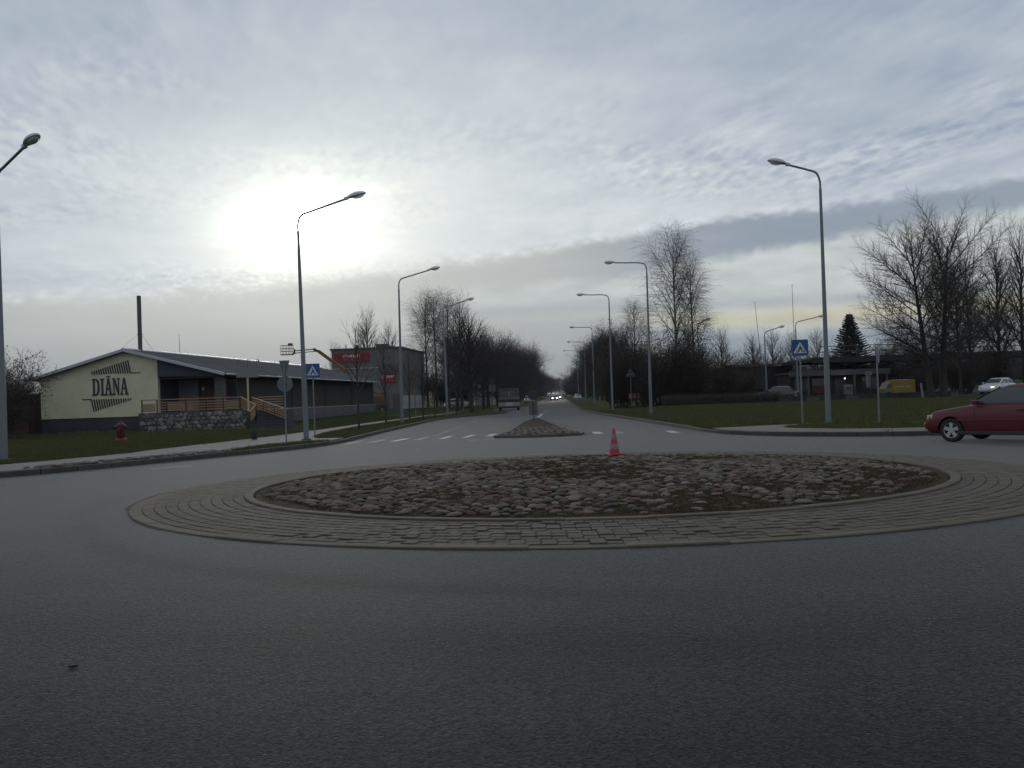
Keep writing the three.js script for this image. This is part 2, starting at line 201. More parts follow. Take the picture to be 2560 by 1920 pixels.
{ // ground that reaches the horizon
  const g = struct('ground', 'dull green open ground reaching to the horizon');
  part('field', sheet(40, 40, (i, j) => { const x = (j / 20 - 1) * 1800, z = 600 - i * 65; return [x, -0.08 + rise(z) - (Math.abs(x) < 300 && z > -640 ? 0.4 : 0), z]; }), lawn, g);
}
const CX = 1.35, CZ = -17.0, R_OUT = 7.69, R_IN = 5.9;                           // the roundabout
const road = struct('road', 'grey asphalt carriageway of the roundabout and the street beyond');
{
  const xs = [], zs = []; for (let x = -64; x < -24; x += 5) xs.push(x); for (let x = -24; x < -14; x += 0.5) xs.push(x); for (let x = -14; x < 16; x += 0.15) xs.push(x); for (let x = 16; x < 24; x += 0.5) xs.push(x); for (let x = 24; x <= 64; x += 5) xs.push(x);
  for (let z = 44; z > 2; z -= 4) zs.push(z); for (let z = 2; z > -32; z -= 0.15) zs.push(z); for (let z = -32; z > -46; z -= 0.4) zs.push(z); for (let z = -46; z > -640; z -= 4) zs.push(z);
  const g = sheet(zs.length - 1, xs.length - 1, (i, j) => [xs[j], rise(zs[i]), zs[i]]);
  const p = g.attributes.position, col = new Float32Array(p.count * 3);
  for (let i = 0; i < p.count; i++) {
    const x = p.getX(i), z = p.getZ(i), dx = x - CX, dz = z - CZ, r = Math.hypot(dx, dz), a = Math.atan2(dz, dx) / D2R;
    let k = 1 + 0.14 * fbm(x * 0.16, z * 0.16, 3) + 0.16 * fbm(x * 0.7 + 4, z * 0.7, 3) + 0.14 * fbm(x * 2.1 + 4, z * 2.1, 3);
    // dark rubber left by wheels round the ring
    const mark = (rr, w, s, lo, hi) => { const m = Math.min(0.8, Math.exp(-(((r - rr) / w) ** 2)) * s * 1.15) * ss(lo, lo + 18, a) * (1 - ss(hi - 18, hi, a)); k *= 1 - m * (0.75 + 0.35 * fbm(x * 1.3, z * 1.3, 3)); };
    mark(8.2 + Math.max(0, 150 - a) * 0.027, 0.2, 0.85, 84, 196); mark(8.75, 0.28, 0.22, -180, -60); mark(11.2, 0.45, 0.32, 40, 180); mark(13.1, 0.4, 0.3, 60, 178); mark(9.5, 0.5, 0.1, -175, -20); mark(12.2, 0.5, 0.08, -170, -20);
    if (z < -34) { for (const lane of [-4.6, -3.0, 4.0, 5.6]) k *= 1 - 0.07 * Math.exp(-(((x - lane) / 0.35) ** 2)); }
    const w = 1 + 0.02 * fbm(x * 0.3 + 20, z * 0.3, 2);
    col[i * 3] = k * w; col[i * 3 + 1] = k; col[i * 3 + 2] = k / w;
  }
  g.setAttribute('color', new THREE.BufferAttribute(col, 3));
  part('asphalt_surface', g, asphalt, road);
  const quad = (pts, m, name, y = 0.005) => part(name, flat(pts, y), m, road);
  // zebra crossing: seven stripes left of the splitter island, then the stripes to its right
  [[-6.4, -35.5, 1], [-5.55, -36, 1], [-4.73, -36.5, 0], [-3.9, -37, 1], [-2.98, -37.4, 0], [-2.08, -37.9, 0], [-1.2, -38.3, 2]].forEach(([x, z, w], i) => quad([[x, z], [x + (w === 2 ? 0.32 : 0.27), z], [x + 0.54, z - 2.6], [x + 0.28, z - 2.6]], w === 1 ? wornPaint : whitePaint, 'crossing_stripe'));
  [[2.78, -37.6, 0], [3.5, -37.0, 0], [4.3, -36.5, 1], [6.2, -35.4, 0]].forEach(([x, z, w]) => quad([[x - 0.4, z], [x - 0.06, z + 0.1], [x + 0.02, z - 2.2], [x - 0.32, z - 2.3]], w ? wornPaint : whitePaint, 'crossing_stripe'));
  [[-4.48, -34.2, 0.45, 1], [-3.92, -34.4, 0.35, 1], [-3.38, -34.75, 0.34, 1], [-2.83, -34.9, 0.37, 1], [-2.22, -35.1, 0.34, 1], [-1.69, -35.3, 0.38, 0], [-1.13, -35.65, 0.43, 0]].forEach(([x, z, l, w]) => quad([[x, z + 0.12], [x + l, z], [x + l, z - 0.28], [x, z - 0.16]], w ? wornPaint : whitePaint, 'give_way_dash'));
  // edge and lane lines, worn
  const strip = (pts, w, m) => { const L = [], R = []; pts.forEach(([x, z], i) => { const [ax, az] = pts[Math.max(0, i - 1)], [bx, bz] = pts[Math.min(pts.length - 1, i + 1)], dx = bx - ax, dz = bz - az, l = Math.hypot(dx, dz); L.push([x - dz / l * w / 2, z + dx / l * w / 2]); R.unshift([x + dz / l * w / 2, z - dx / l * w / 2]); }); quad([...L, ...R], m, 'lane_line'); };
  strip([[-9.3, -24.6], [-8.9, -25.05], [-8.5, -25.35]], 0.16, whitePaint);
  strip([[-11.9, -19.8], [-11.1, -20.9], [-10.4, -21.8]], 0.1, wornPaint); strip([[-9.9, -22.6], [-9.4, -23.3], [-8.7, -24.1]], 0.09, wornPaint);
  strip([[-3.3, -40.6], [-3.1, -47], [-2.9, -55]], 0.1, wornPaint); strip([[-2.8, -60], [-2.6, -72]], 0.1, wornPaint);
  strip([[1.78, -70], [0.95, -62.2], [0.5, -57.2]], 0.2, whitePaint); strip([[1.82, -70], [2.0, -63], [2.12, -57]], 0.16, whitePaint);
  strip([[1.8, -70], [2.1, -76], [2.55, -85]], 0.22, whitePaint); strip([[2.7, -89], [3.3, -98], [4.0, -112]], 0.16, wornPaint);
  strip([[-0.1, -104.5], [0.6, -112], [1.2, -122]], 0.14, wornPaint);
}
// ---- lawns
const pathRightFar = [[-5.5, -108], [-6.6, -95], [-7.2, -86], [-8.05, -72], [-8.5, -64], [-8.85, -57], [-9.0, -50], [-8.85, -44.5], [-8.35, -40.5], [-7.85, -38.6]];
const kerbInset = (line, z0, z1, off, n) => { const out = []; for (let i = 0; i <= n; i++) { const z = lerp(z0, z1, i / n); out.push([xAt(line, z) + off, z]); } return out; };
const leftPavePoly = [...pathLeft, ...pathRightFar, ...kerbInset(leftKerb, -38.2, -36.0, -0.17, 3), [-7.9, -35.2], [-8.6, -33.6], [-9.15, -30.6], ...kerbInset(leftKerb, -30.2, -9, -0.17, 26)];
const stairPath = [[-10.55, -49.6], [-10.5, -51.2], [-12.3, -52.55], [-14.6, -52.75], [-14.6, -51.9], [-12.4, -51.2]];
const rightPavePoly = [...kerbInset(rightKerb, -34.6, -21.4, 0.17, 22), [40, -23.6], [30, -26.7], [20, -28.7], [14.5, -29.6], [12, -30.4], [10.6, -31.3], [9.55, -33.3], [9.7, -34.7], [11.4, -36.2], [13, -35.5], [20, -33.4], [30, -30.6], [30, -31.2], [20, -34.05], [13, -36.2], [11.4, -36.9], [8.6, -36], [7.3, -35.5]];
{
  const L = struct('left_lawn', 'green lawn and tree verge left of the street'), R = struct('right_lawn', 'green lawn right of the street before the hedge');
  const zsL = []; for (let z = -8.4; z > -110; z -= 0.4) zsL.push(z); for (let z = -110; z > -640; z -= 6) zsL.push(z);
  const fr = [0, 0.004, 0.012, 0.02, 0.03, 0.045, 0.06, 0.08, 0.1, 0.13, 0.17, 0.22, 0.3, 0.45, 0.7, 1];
  part('turf', sheet(zsL.length - 1, fr.length - 1, (i, j) => { const z = zsL[i], x1 = xAt(leftKerb, z) - 0.15, x = lerp(x1, Math.min(-290, x1 - 5), fr[j]); return [x, HL(x, z), z]; }), lawn, L);
  const zsR = []; for (let z = -14.2; z > -110; z -= 0.4) zsR.push(z); for (let z = -110; z > -640; z -= 6) zsR.push(z);
  part('turf', sheet(zsR.length - 1, fr.length - 1, (i, j) => { const z = zsR[i], x1 = xAt(rightKerb, z) + 0.15, x = lerp(x1, 300, fr[j]); return [x, HR(x, z), z]; }), lawn, R);
  // the browner strip under the young trees
  const vp = [...pathRightFar.slice(1, 10).map(([x, z]) => [x + 0.05, z]), ...kerbInset(leftKerb, -39, -90, -0.17, 14)];
  part('tree_verge', flat(vp, 0.145), verge, L);
  const P = struct('pavement', 'grey footway beside the left kerb with the path along the verge');
  part('footway', flat(leftPavePoly, 0.15), pavement, P);
  part('stair_path', sheet(10, 4, (i, j) => { const t = i / 10, x = lerp(-10.5, -14.6, t), zc = lerp(-50.3, -52.3, ss(0, 1, t)), z = zc + lerp(0.62, -0.5, j / 4); return [x, HL(x, z) + 0.015, z]; }), pavement, P);
  const Q = struct('pavement', 'reddish brick footway beside the right kerb');
  part('footway', flat(rightPavePoly, 0.137), brickPave, Q);
}
// ---- kerbs: single stones near by, one run far away
function kerbs(line, label, side, zNear, zFar, lowered) {
  const K = struct('kerb', label), rnd = mulberry(side > 0 ? 5 : 9), far = [];
  let acc = 0, a = line[0], cut = 1.0; const geos = [0, 1, 2].map(() => { const g = new RoundedBoxGeometry(0.15, 0.24, 0.985, 1, 0.018); return uvKeep(g); });
  for (let i = 1; i < line.length; i++) {
    let b = line[i], seg = Math.hypot(b[0] - a[0], b[1] - a[1]);
    if (seg < cut) continue;
    const dx = (b[0] - a[0]) / seg, dz = (b[1] - a[1]) / seg, n = Math.max(1, Math.round(seg / cut));
    for (let k = 0; k < n; k++) {
      const t = (k + 0.5) / n, x = lerp(a[0], b[0], t) + (side > 0 ? 1 : -1) * Math.abs(dz) * 0.075, z = lerp(a[1], b[1], t) - 0 + (side > 0 ? Math.abs(dx) * -0.075 : -Math.abs(dx) * 0.075), len = seg / n;
      const h = lowered(x, z), turn = Math.atan2(dx, dz), y = rise(z) + h - 0.12 + (rnd() - 0.5) * 0.008, tilt = (rnd() - 0.5) * 0.02;
      if (z > zNear && Math.abs(x) < 26) { const m = part('kerb_stone', geos[0], kerbMats[(rnd() * 3) | 0], K, [x, y, z]); m.rotation.set(0, turn + (rnd() - 0.5) * 0.012, tilt); m.scale.z = len / 1.0; }
      else if (z > zFar) far.push(place(new THREE.BoxGeometry(0.15, 0.24, len - 0.01), x, y, z, turn));
    }
    a = b;
  }
  if (far.length) part('kerb_run', far, kerbMats[0], K);
}
function uvKeep(g) { return uvMetres(g); }
const drop = (x0, z0, r) => (x, z) => 0.14 - 0.022 * (1 - ss(r * 0.6, r, Math.hypot(x - x0, z - z0)));
kerbs(leftKerb, 'grey concrete kerb along the left footway and verge', -1, -62, -420, (x, z) => drop(-6.7, -37, 2.2)(x, z));
kerbs(rightKerb, 'grey concrete kerb along the right footway and lawn', 1, -62, -420, (x, z) => drop(7.1, -36, 2.2)(x, z) - 0.008);

// ---------------------------------------------------------------- stones for paving
function pebble(seed, flatness = 0.45) {                                          // an irregular rounded stone about 1 across
  const g = new THREE.IcosahedronGeometry(0.5, 1), p = g.attributes.position, s = seed * 13.7;
  for (let i = 0; i < p.count; i++) { const x = p.getX(i), y = p.getY(i), z = p.getZ(i), k = 1 + 0.16 * Math.sin(3.1 * x * 2 + s) + 0.13 * Math.sin(4.3 * z * 2 + s * 1.7) + 0.08 * Math.sin(7 * y + s); p.setXYZ(i, x * k, y * k * flatness * (y > 0 ? 1 : 0.7), z * k); }
  g.computeVertexNormals(); const q = g.toNonIndexed ? g : g; // smooth normals by position
  const n = q.attributes.normal, map = new Map();
  for (let i = 0; i < p.count; i++) { const key = [p.getX(i).toFixed(4), p.getY(i).toFixed(4), p.getZ(i).toFixed(4)].join(); const a = map.get(key) || [0, 0, 0]; a[0] += n.getX(i); a[1] += n.getY(i); a[2] += n.getZ(i); map.set(key, a); }
  for (let i = 0; i < p.count; i++) { const a = map.get([p.getX(i).toFixed(4), p.getY(i).toFixed(4), p.getZ(i).toFixed(4)].join()), l = Math.hypot(...a); n.setXYZ(i, a[0] / l, a[1] / l, a[2] / l); }
  const uv = new Float32Array(p.count * 2); for (let i = 0; i < p.count; i++) { uv[2 * i] = p.getX(i) * 0.4 + seed * 0.37; uv[2 * i + 1] = p.getZ(i) * 0.4 + p.getY(i) * 0.3; } q.setAttribute('uv', new THREE.BufferAttribute(uv, 2));
  return q;
}
const pebbles = [1, 2, 3, 4, 5, 6].map((s) => pebble(s, 0.5));
const stoneMats = [[0.1, 0.083, 0.065], [0.12, 0.088, 0.064], [0.086, 0.078, 0.065], [0.15, 0.125, 0.096], [0.112, 0.065, 0.05], [0.058, 0.047, 0.037], [0.19, 0.165, 0.133]].map((c, i) => mat('field stone' + i, ...c, 0.92, { map: stoneMap, bumpMap: stoneMap, bumpScale: 0.004 }));

// ---------------------------------------------------------------- the roundabout
const domeY = (r) => 0.075 + 0.2 * (1 - (r / 5.7) ** 2);
{
  const I = struct('roundabout_island', 'round traffic island of cobbles ringed by concrete pavers'), rnd = mulberry(77);
  // kerb stones of the two rings
  const ringStone = (r0, r1, h, n, name, pickY, gapA, ms) => {
    const da = (2 * Math.PI) / n, pts = [], k = 4; for (let i = 0; i <= k; i++) { const a = -da / 2 + gapA / r1 + (da - 2 * gapA / r1) * (i / k); pts.push([r1 * Math.cos(a), r1 * Math.sin(a)]); } for (let i = k; i >= 0; i--) { const a = -da / 2 + gapA / r0 + (da - 2 * gapA / r0) * (i / k); pts.push([r0 * Math.cos(a), r0 * Math.sin(a)]); }
    const g = extrude(pts, h, 0.012); g.rotateX(-Math.PI / 2); const ug = uvMetres(g);
    for (let i = 0; i < n; i++) { const m = part(name, ug, ms[(rnd() * 4) | 0], I, [CX, pickY + (rnd() - 0.5) * 0.01, CZ]); m.rotation.y = i * da + 0.03; m.rotation.x = (rnd() - 0.5) * 0.0012; }
  };
  ringStone(5.78, 5.9, 0.2, 38, 'ring_kerb_stone', -0.128, 0.004, paver);
  ringStone(7.42, 7.59, 0.14, 48, 'ring_kerb_stone', -0.134, 0.003, paver);
  // nine rings of pavers
  const ringW = (7.41 - 5.915) / 9, all = [];
  const byRing = [];
  for (let k = 0; k < 9; k++) {
    const r0 = 5.915 + k * ringW, r1 = r0 + ringW, n = Math.round((2 * Math.PI * (r0 + r1) / 2) / 0.165), da = (2 * Math.PI) / n, g1 = 0.003, c = 0.006, yT = 0, yB = -0.06;
    const pt = (r, a, y) => [r * Math.cos(a), y, -r * Math.sin(a)], ring = (ins, y) => { const i = ins + g1; return [pt(r0 + i, -da / 2 + i / r0, y), pt(r1 - i, -da / 2 + i / r1, y), pt(r1 - i, da / 2 - i / r1, y), pt(r0 + i, da / 2 - i / r0, y)]; };
    const T = ring(c, yT), M = ring(0, yT - c), B = ring(0, yB), pos = [], quad = (a, b, cc, d) => pos.push(...a, ...b, ...cc, ...a, ...cc, ...d);
    quad(T[0], T[1], T[2], T[3]); for (let i = 0; i < 4; i++) { const j = (i + 1) % 4; quad(M[i], M[j], T[j], T[i]); quad(B[i], B[j], M[j], M[i]); }
    const g = new THREE.BufferGeometry(); g.setAttribute('position', new THREE.Float32BufferAttribute(pos, 3)); g.computeVertexNormals(); if (g.attributes.normal.getY(0) < 0) { const p = g.attributes.position; for (let i = 0; i < p.count; i += 3) { const x = p.getX(i), y = p.getY(i), z = p.getZ(i); p.setXYZ(i, p.getX(i + 1), p.getY(i + 1), p.getZ(i + 1)); p.setXYZ(i + 1, x, y, z); } }
    const ug = uvMetres(g); byRing.push(ug);
    for (let i = 0; i < n; i++) { const a = (i + (k % 2) * 0.5) * da, rm = (r0 + r1) / 2, x = CX + rm * Math.cos(a), z = CZ - rm * Math.sin(a); all.push({ k, a, d: Math.hypot(x, z), y: 0.02 + 0.042 * (1 - (k + 0.5) / 9) + (rnd() - 0.5) * 0.006, m: (rnd() * 4) | 0, tx: (rnd() - 0.5) * 0.0014, tz: (rnd() - 0.5) * 0.0014 }); }
  }
  all.sort((p, q) => p.d - q.d);
  const rest = [[], [], [], []];
  all.forEach((p, i) => {
    if (i < 290) { const m = part('paver', byRing[p.k], paver[p.m], I, [CX, p.y, CZ]); m.rotation.set(p.tx, p.a, p.tz); }
    else { const g = byRing[p.k].clone(); g.rotateY(p.a); g.translate(CX, p.y, CZ); rest[p.m].push(g); }
  });
  rest.forEach((r, i) => { const m = part('far_pavers', r, paver[i], I); m.userData.kind = 'stuff'; });
  const bedRing = sheet(4, 180, (i, j) => { const r = lerp(5.88, 7.44, i / 4), a = (j / 180) * 2 * Math.PI; return [CX + r * Math.cos(a), 0.004 + 0.034 * (1 - i / 4), CZ + r * Math.sin(a)]; }); part('paver_bed', bedRing, soil, I);
  part('edge_dirt', sheet(1, 240, (i, j) => { const a = (j / 240) * 2 * Math.PI, x = Math.cos(a), z = Math.sin(a), r = i ? 7.605 + 0.04 * Math.max(0, 0.35 + fbm(a * 9, 3, 3)) + 0.05 * ss(0.25, 0.6, fbm(a * 2.3, 8, 2)) : 7.5; return [CX + r * x, 0.0045, CZ + r * z]; }), mat('edge dirt', 0.014, 0.013, 0.012, 0.98), I);
  // earth with moss, then the cobbles
  part('earth', sheet(22, 96, (i, j) => { const r = 5.74 * (i / 22), a = (j / 96) * 2 * Math.PI, x = CX + r * Math.cos(a), z = CZ + r * Math.sin(a); return [x, domeY(r) - 0.02 + 0.018 * fbm(x * 1.7, z * 1.7, 3), z]; }), soil, I);
  const stones = [], cell = 0.185;
  for (let zz = -5.7; zz < 5.7; zz += cell * 0.82) for (let xx = -5.7; xx < 5.7; xx += cell) {
    const x = xx + (rnd() - 0.5) * 0.1 + ((Math.round(zz / (cell * 0.82)) % 2) * cell) / 2, z = zz + (rnd() - 0.5) * 0.08, r = Math.hypot(x, z); if (r > 5.52) continue;
    const moss = ss(-0.15, 0.5, fbm(x * 0.45 + 8, z * 0.55 + 3, 3) + 0.3 * ss(-1.5, 2.5, x)); if (rnd() < moss * 0.62 + 0.12 * ss(0, 4, x)) continue;
    stones.push({ x: CX + x, z: CZ + z, r, w: 0.115 + rnd() * 0.1 + (rnd() < 0.08 ? 0.1 : 0), l: 0.09 + rnd() * 0.06, h: 0.075 + rnd() * 0.055, sink: 0.02 + moss * 0.03 * rnd() + 0.012 * rnd(), turn: (rnd() - 0.5) * 1.0, g: (rnd() * 6) | 0, m: rnd() < 0.12 ? 6 : (rnd() * 6) | 0, t: [(rnd() - 0.5) * 0.24, (rnd() - 0.5) * 0.24], d: Math.hypot(CX + x, CZ + z) });
  }
  stones.sort((p, q) => p.d - q.d);
  const restS = stoneMats.map(() => []);
  stones.forEach((s, i) => {
    const y = domeY(s.r) + 0.016 - s.sink;
    if (i < 290) { const m = part('cobblestone', pebbles[s.g], stoneMats[s.m], I, [s.x, y, s.z]); m.rotation.set(s.t[0], s.turn, s.t[1]); m.scale.set(s.w, s.h * 1.15, s.l); }
    else { const g = pebbles[s.g].clone(); g.scale(s.w, s.h * 1.15, s.l); g.rotateZ(s.t[1]); g.rotateY(s.turn); g.rotateX(s.t[0]); g.translate(s.x, y, s.z); restS[s.m].push(g); }
  });
  restS.forEach((r, i) => { if (r.length) { const m = part('far_cobblestones', r, stoneMats[i], I); m.userData.kind = 'stuff'; } });
}
// ---- grass: small tufts, more than anyone could count
function tuftGeo(h, w, n, seed) { const rnd = mulberry(seed), pos = []; for (let i = 0; i < n; i++) { const a = rnd() * 6.28, r = rnd() * w, x = Math.cos(a) * r, z = Math.sin(a) * r, b = 0.006 + rnd() * 0.006, t = rnd() * 6.28, lx = (rnd() - 0.5) * h * 0.9, lz = (rnd() - 0.5) * h * 0.9, hh = h * (0.5 + rnd() * 0.6); pos.push(x - Math.cos(t) * b, 0, z - Math.sin(t) * b, x + Math.cos(t) * b, 0, z + Math.sin(t) * b, x + lx, hh, z + lz); } const g = new THREE.BufferGeometry(); g.setAttribute('position', new THREE.Float32BufferAttribute(pos, 3)); g.computeVertexNormals(); return g; }
function tufts(name, label, geo, m, n, seed, gen) {
  const rnd = mulberry(seed), o = shadows(new THREE.InstancedMesh(geo, m, n)), M = new THREE.Matrix4(), Q = new THREE.Quaternion(), S = V(1, 1, 1), c = new THREE.Color(); let k = 0, guard = 0;
  while (k < n && guard++ < n * 6) { const p = gen(rnd); if (!p) continue; const s = p[3] || 1; Q.setFromAxisAngle(V(0, 1, 0), rnd() * 6.28); M.compose(V(p[0], p[1], p[2]), Q, S.set(s, s * (0.7 + rnd() * 0.6), s)); o.setMatrixAt(k, M); const t = 0.65 + rnd() * 0.6, y = rnd() < 0.12 ? 0.9 : rnd() * 0.4; c.setRGB(t * (1 + y), t, t * (1 - y * 0.5)); o.setColorAt(k++, c); }
  o.count = k; o.name = name; tag(o, label, null, null, 'stuff'); scene.add(o); return o;
}
const blade = mat('grass blade', 0.054, 0.074, 0.02, 0.85, { side: THREE.DoubleSide }), dryBlade = mat('moss tuft', 0.05, 0.05, 0.024, 0.9, { side: THREE.DoubleSide });
tufts('grass_tufts', 'short green grass on the left lawn and verge', tuftGeo(0.075, 0.16, 12, 3), blade, 60000, 31, (r) => { const z = -22 - 62 * Math.pow(r(), 1.25), x1 = xAt(leftKerb, z) - 0.2, x = x1 - r() * 20 * Math.min(1, (-z) / 30); if (inside(leftPavePoly, x, z) || inside(stairPath, x, z) || (x > -21.4 && x < -12 && z < -52.7 && z > -60) || (z < -56 && x < -12.6)) return null; return [x, HL(x, z) - 0.005, z, 0.8 + r() * 0.5]; });
tufts('grass_tufts', 'short green grass on the right lawn', tuftGeo(0.075, 0.16, 12, 4), blade, 60000, 37, (r) => { const z = -27 - 54 * Math.pow(r(), 1.15), x1 = xAt(rightKerb, z) + 0.2, x = x1 + r() * 34 * Math.min(1, -z / 40); if (inside(rightPavePoly, x, z)) return null; return [x, HR(x, z) - 0.005, z, 0.8 + r() * 0.5]; });
tufts('moss_tufts', 'moss and small weeds growing between the island cobbles', tuftGeo(0.022, 0.09, 10, 6), dryBlade, 9000, 41, (r) => { const a = r() * 6.283, q = 5.6 * Math.sqrt(r()), x = q * Math.cos(a), z = q * Math.sin(a); if (r() > ss(-0.25, 0.55, fbm(x * 0.45 + 8, z * 0.55 + 3, 3) + 0.3 * ss(-1.5, 2.5, x)) + 0.02) return null; return [CX + x, domeY(q) - 0.012, CZ + z, 0.6 + r() * 0.7]; });

{ // leaves fallen under the trees
  const g = new THREE.BufferGeometry(); g.setAttribute('position', new THREE.Float32BufferAttribute([0, 0.004, 0, 0.03, 0.012, 0.016, 0.055, 0.006, 0, 0.03, 0.016, -0.018], 3)); g.setIndex([0, 1, 2, 0, 2, 3]); g.computeVertexNormals();
  const m = mat('fallen leaf', 0.085, 0.055, 0.028, 0.9, { side: THREE.DoubleSide });
  tufts('fallen_leaves', 'brown fallen leaves scattered on the tree verge', g, m, 7000, 51, (r) => { const z = -38.5 - 40 * r(), x = xAt(leftKerb, z) - 0.2 - 2.2 * r(); if (inside(leftPavePoly, x, z)) return null; return [x, 0.15, z, 1 + r()]; });
  tufts('fallen_leaves', 'brown fallen leaves scattered on the lawns', g, m, 6000, 53, (r) => { const left = r() < 0.5, z = -28 - 50 * r(), x = left ? -9 - 14 * r() : xAt(rightKerb, z) + 0.3 + 22 * r(); if (inside(leftPavePoly, x, z) || inside(rightPavePoly, x, z) || (left && z < -52)) return null; return [x, (left ? HL(x, z) : HR(x, z)) + 0.03, z, 1 + r()]; });
}
{ // asphalt yard of the filling station
  const F = struct('forecourt', 'dark asphalt forecourt of the filling station'); part('yard_surface', sheet(24, 30, (i, j) => { const z = -82.5 - i * 1.35, x = 22.5 + j * 1.5; return [x, HR(x, z) + 0.012, z]; }), mat('yard asphalt', 0.03, 0.031, 0.031, 0.88, { map: concreteMap }), F);
}
// ---- splitter island at the mouth of the street
{
  const S = struct('splitter_island', 'long pointed traffic island of small stones before the street'), rnd = mulberry(5);
  const out = [[-0.7, -36.5], [0.6, -35.95], [1.7, -35.95], [2.5, -36.35], [2.68, -37.4], [2.36, -40.5], [2.16, -48], [1.98, -57], [1.82, -66], [1.7, -66.6], [1.5, -66], [0.62, -57], [0.2, -48.5], [-0.22, -41.2]];
  part('bed', extrude(out.map(([x, z]) => [x, -z]), 0.125).rotateX(-Math.PI / 2).translate(0, -0.06, 0), soil, S);
  for (let i = 0; i < out.length; i++) { const [ax, az] = out[i], [bx, bz] = out[(i + 1) % out.length], L = Math.hypot(bx - ax, bz - az), n = Math.max(1, Math.round(L)); for (let k = 0; k < n; k++) { const t = (k + 0.5) / n, m = part('kerb_stone', rbox(0.13, 0.2, L / n - 0.012, 0.015), kerbMats[(rnd() * 3) | 0], S, [lerp(ax, bx, t), -0.012, lerp(az, bz, t)]); m.rotation.y = Math.atan2(bx - ax, bz - az); } }
  let n = 0;
  for (let z = -36.6; z > -64; z -= 0.24) for (let x = -0.6; x < 2.6; x += 0.27) { const px = x + (rnd() - 0.5) * 0.14, pz = z + (rnd() - 0.5) * 0.12; if (!inside(out.map(([a, b]) => [lerp(a, 1.2, 0.1), lerp(b, -48, 0.01)]), px, pz) || rnd() < 0.2 + ss(-46, -62, z) * 0.35 || n > 270) continue; n++; const m = part('cobblestone', pebbles[(rnd() * 6) | 0], stoneMats[(rnd() * 6) | 0], S, [px, 0.068 + rnd() * 0.01, pz]); m.scale.set(0.2 + rnd() * 0.08, 0.12 + rnd() * 0.05, 0.18 + rnd() * 0.06); m.rotation.y = rnd() * 3; }
}
{ // rough stones set between kerb and footway on the left
  const S = struct('kerbside_cobbles', 'band of rough stones between kerb and footway on the left'), rnd = mulberry(15);
  for (let i = 0; i < 120; i++) { const z = lerp(-24.3, -30.6, i / 120) + (rnd() - 0.5) * 0.3, x = xAt(leftKerb, z) - 0.28 - rnd() * (0.45 + 0.35 * ss(-24, -30, z)); const m = part('rough_stone', pebbles[(rnd() * 6) | 0], stoneMats[(rnd() * 7) | 0], S, [x, 0.15 + rnd() * 0.015, z]); m.scale.set(0.2 + rnd() * 0.12, 0.13 + rnd() * 0.05, 0.16 + rnd() * 0.08); m.rotation.y = rnd() * 3; }
}
// ---------------------------------------------------------------- shop with the painted gable
const font = await new FontLoader().loadAsync('fonts/droid/droid_serif_bold.typeface.json');
const sansFont = await new FontLoader().loadAsync('fonts/droid/droid_sans_bold.typeface.json');
function textGeo(str, f, size, depth) { const g = new TextGeometry(str, { font: f, size, depth, curveSegments: 5, bevelEnabled: false }); g.computeBoundingBox(); const b = g.boundingBox; g.translate(-b.min.x, -b.min.y, 0); return g; }
function fitText(str, f, x0, x1, y0, y1, depth) { const g = textGeo(str, f, 1, depth); g.computeBoundingBox(); const b = g.boundingBox; g.scale((x1 - x0) / b.max.x, (y1 - y0) / b.max.y, 1); g.translate(x0, y0, 0); return g; }
const cream = mat('cream render', 0.71, 0.68, 0.48, 0.9, { map: stuccoMap });
const navy = mat('navy cladding', 0.035, 0.042, 0.06, 0.75), plinthM = mat('plinth', 0.055, 0.06, 0.068, 0.85, { map: concreteMap });
const darkSign = mat('sign black', 0.022, 0.024, 0.03, 0.6), brownPanel = mat('brown panel', 0.036, 0.03, 0.028, 0.8, { map: woodMap });
const greyPanel = mat('grey panel', 0.115, 0.122, 0.13, 0.8, { map: concreteMap }), ledgeM = mat('ledge', 0.4, 0.41, 0.42, 0.5, { metal: 0.3 });
const slate = [[0.115, 0.122, 0.125], [0.1, 0.108, 0.112], [0.13, 0.135, 0.136]].map((c, i) => mat('fibre cement' + i, ...c, 0.8, { map: concreteMap }));
const ridgeMetal = mat('ridge metal', 0.6, 0.61, 0.62, 0.3, { metal: 0.9 }), vergeMetal = mat('verge trim', 0.36, 0.39, 0.42, 0.5, { metal: 0.4 });
const wood = mat('pine', 0.42, 0.26, 0.15, 0.75, { map: woodMap }), ply = mat('plywood', 0.4, 0.33, 0.22, 0.8, { map: woodMap }), rust = mat('brown post', 0.045, 0.032, 0.028, 0.7);
const pane = mat('window glass', 0.05, 0.06, 0.065, 0.05), frameWhite = mat('window frame', 0.4, 0.41, 0.42, 0.6);
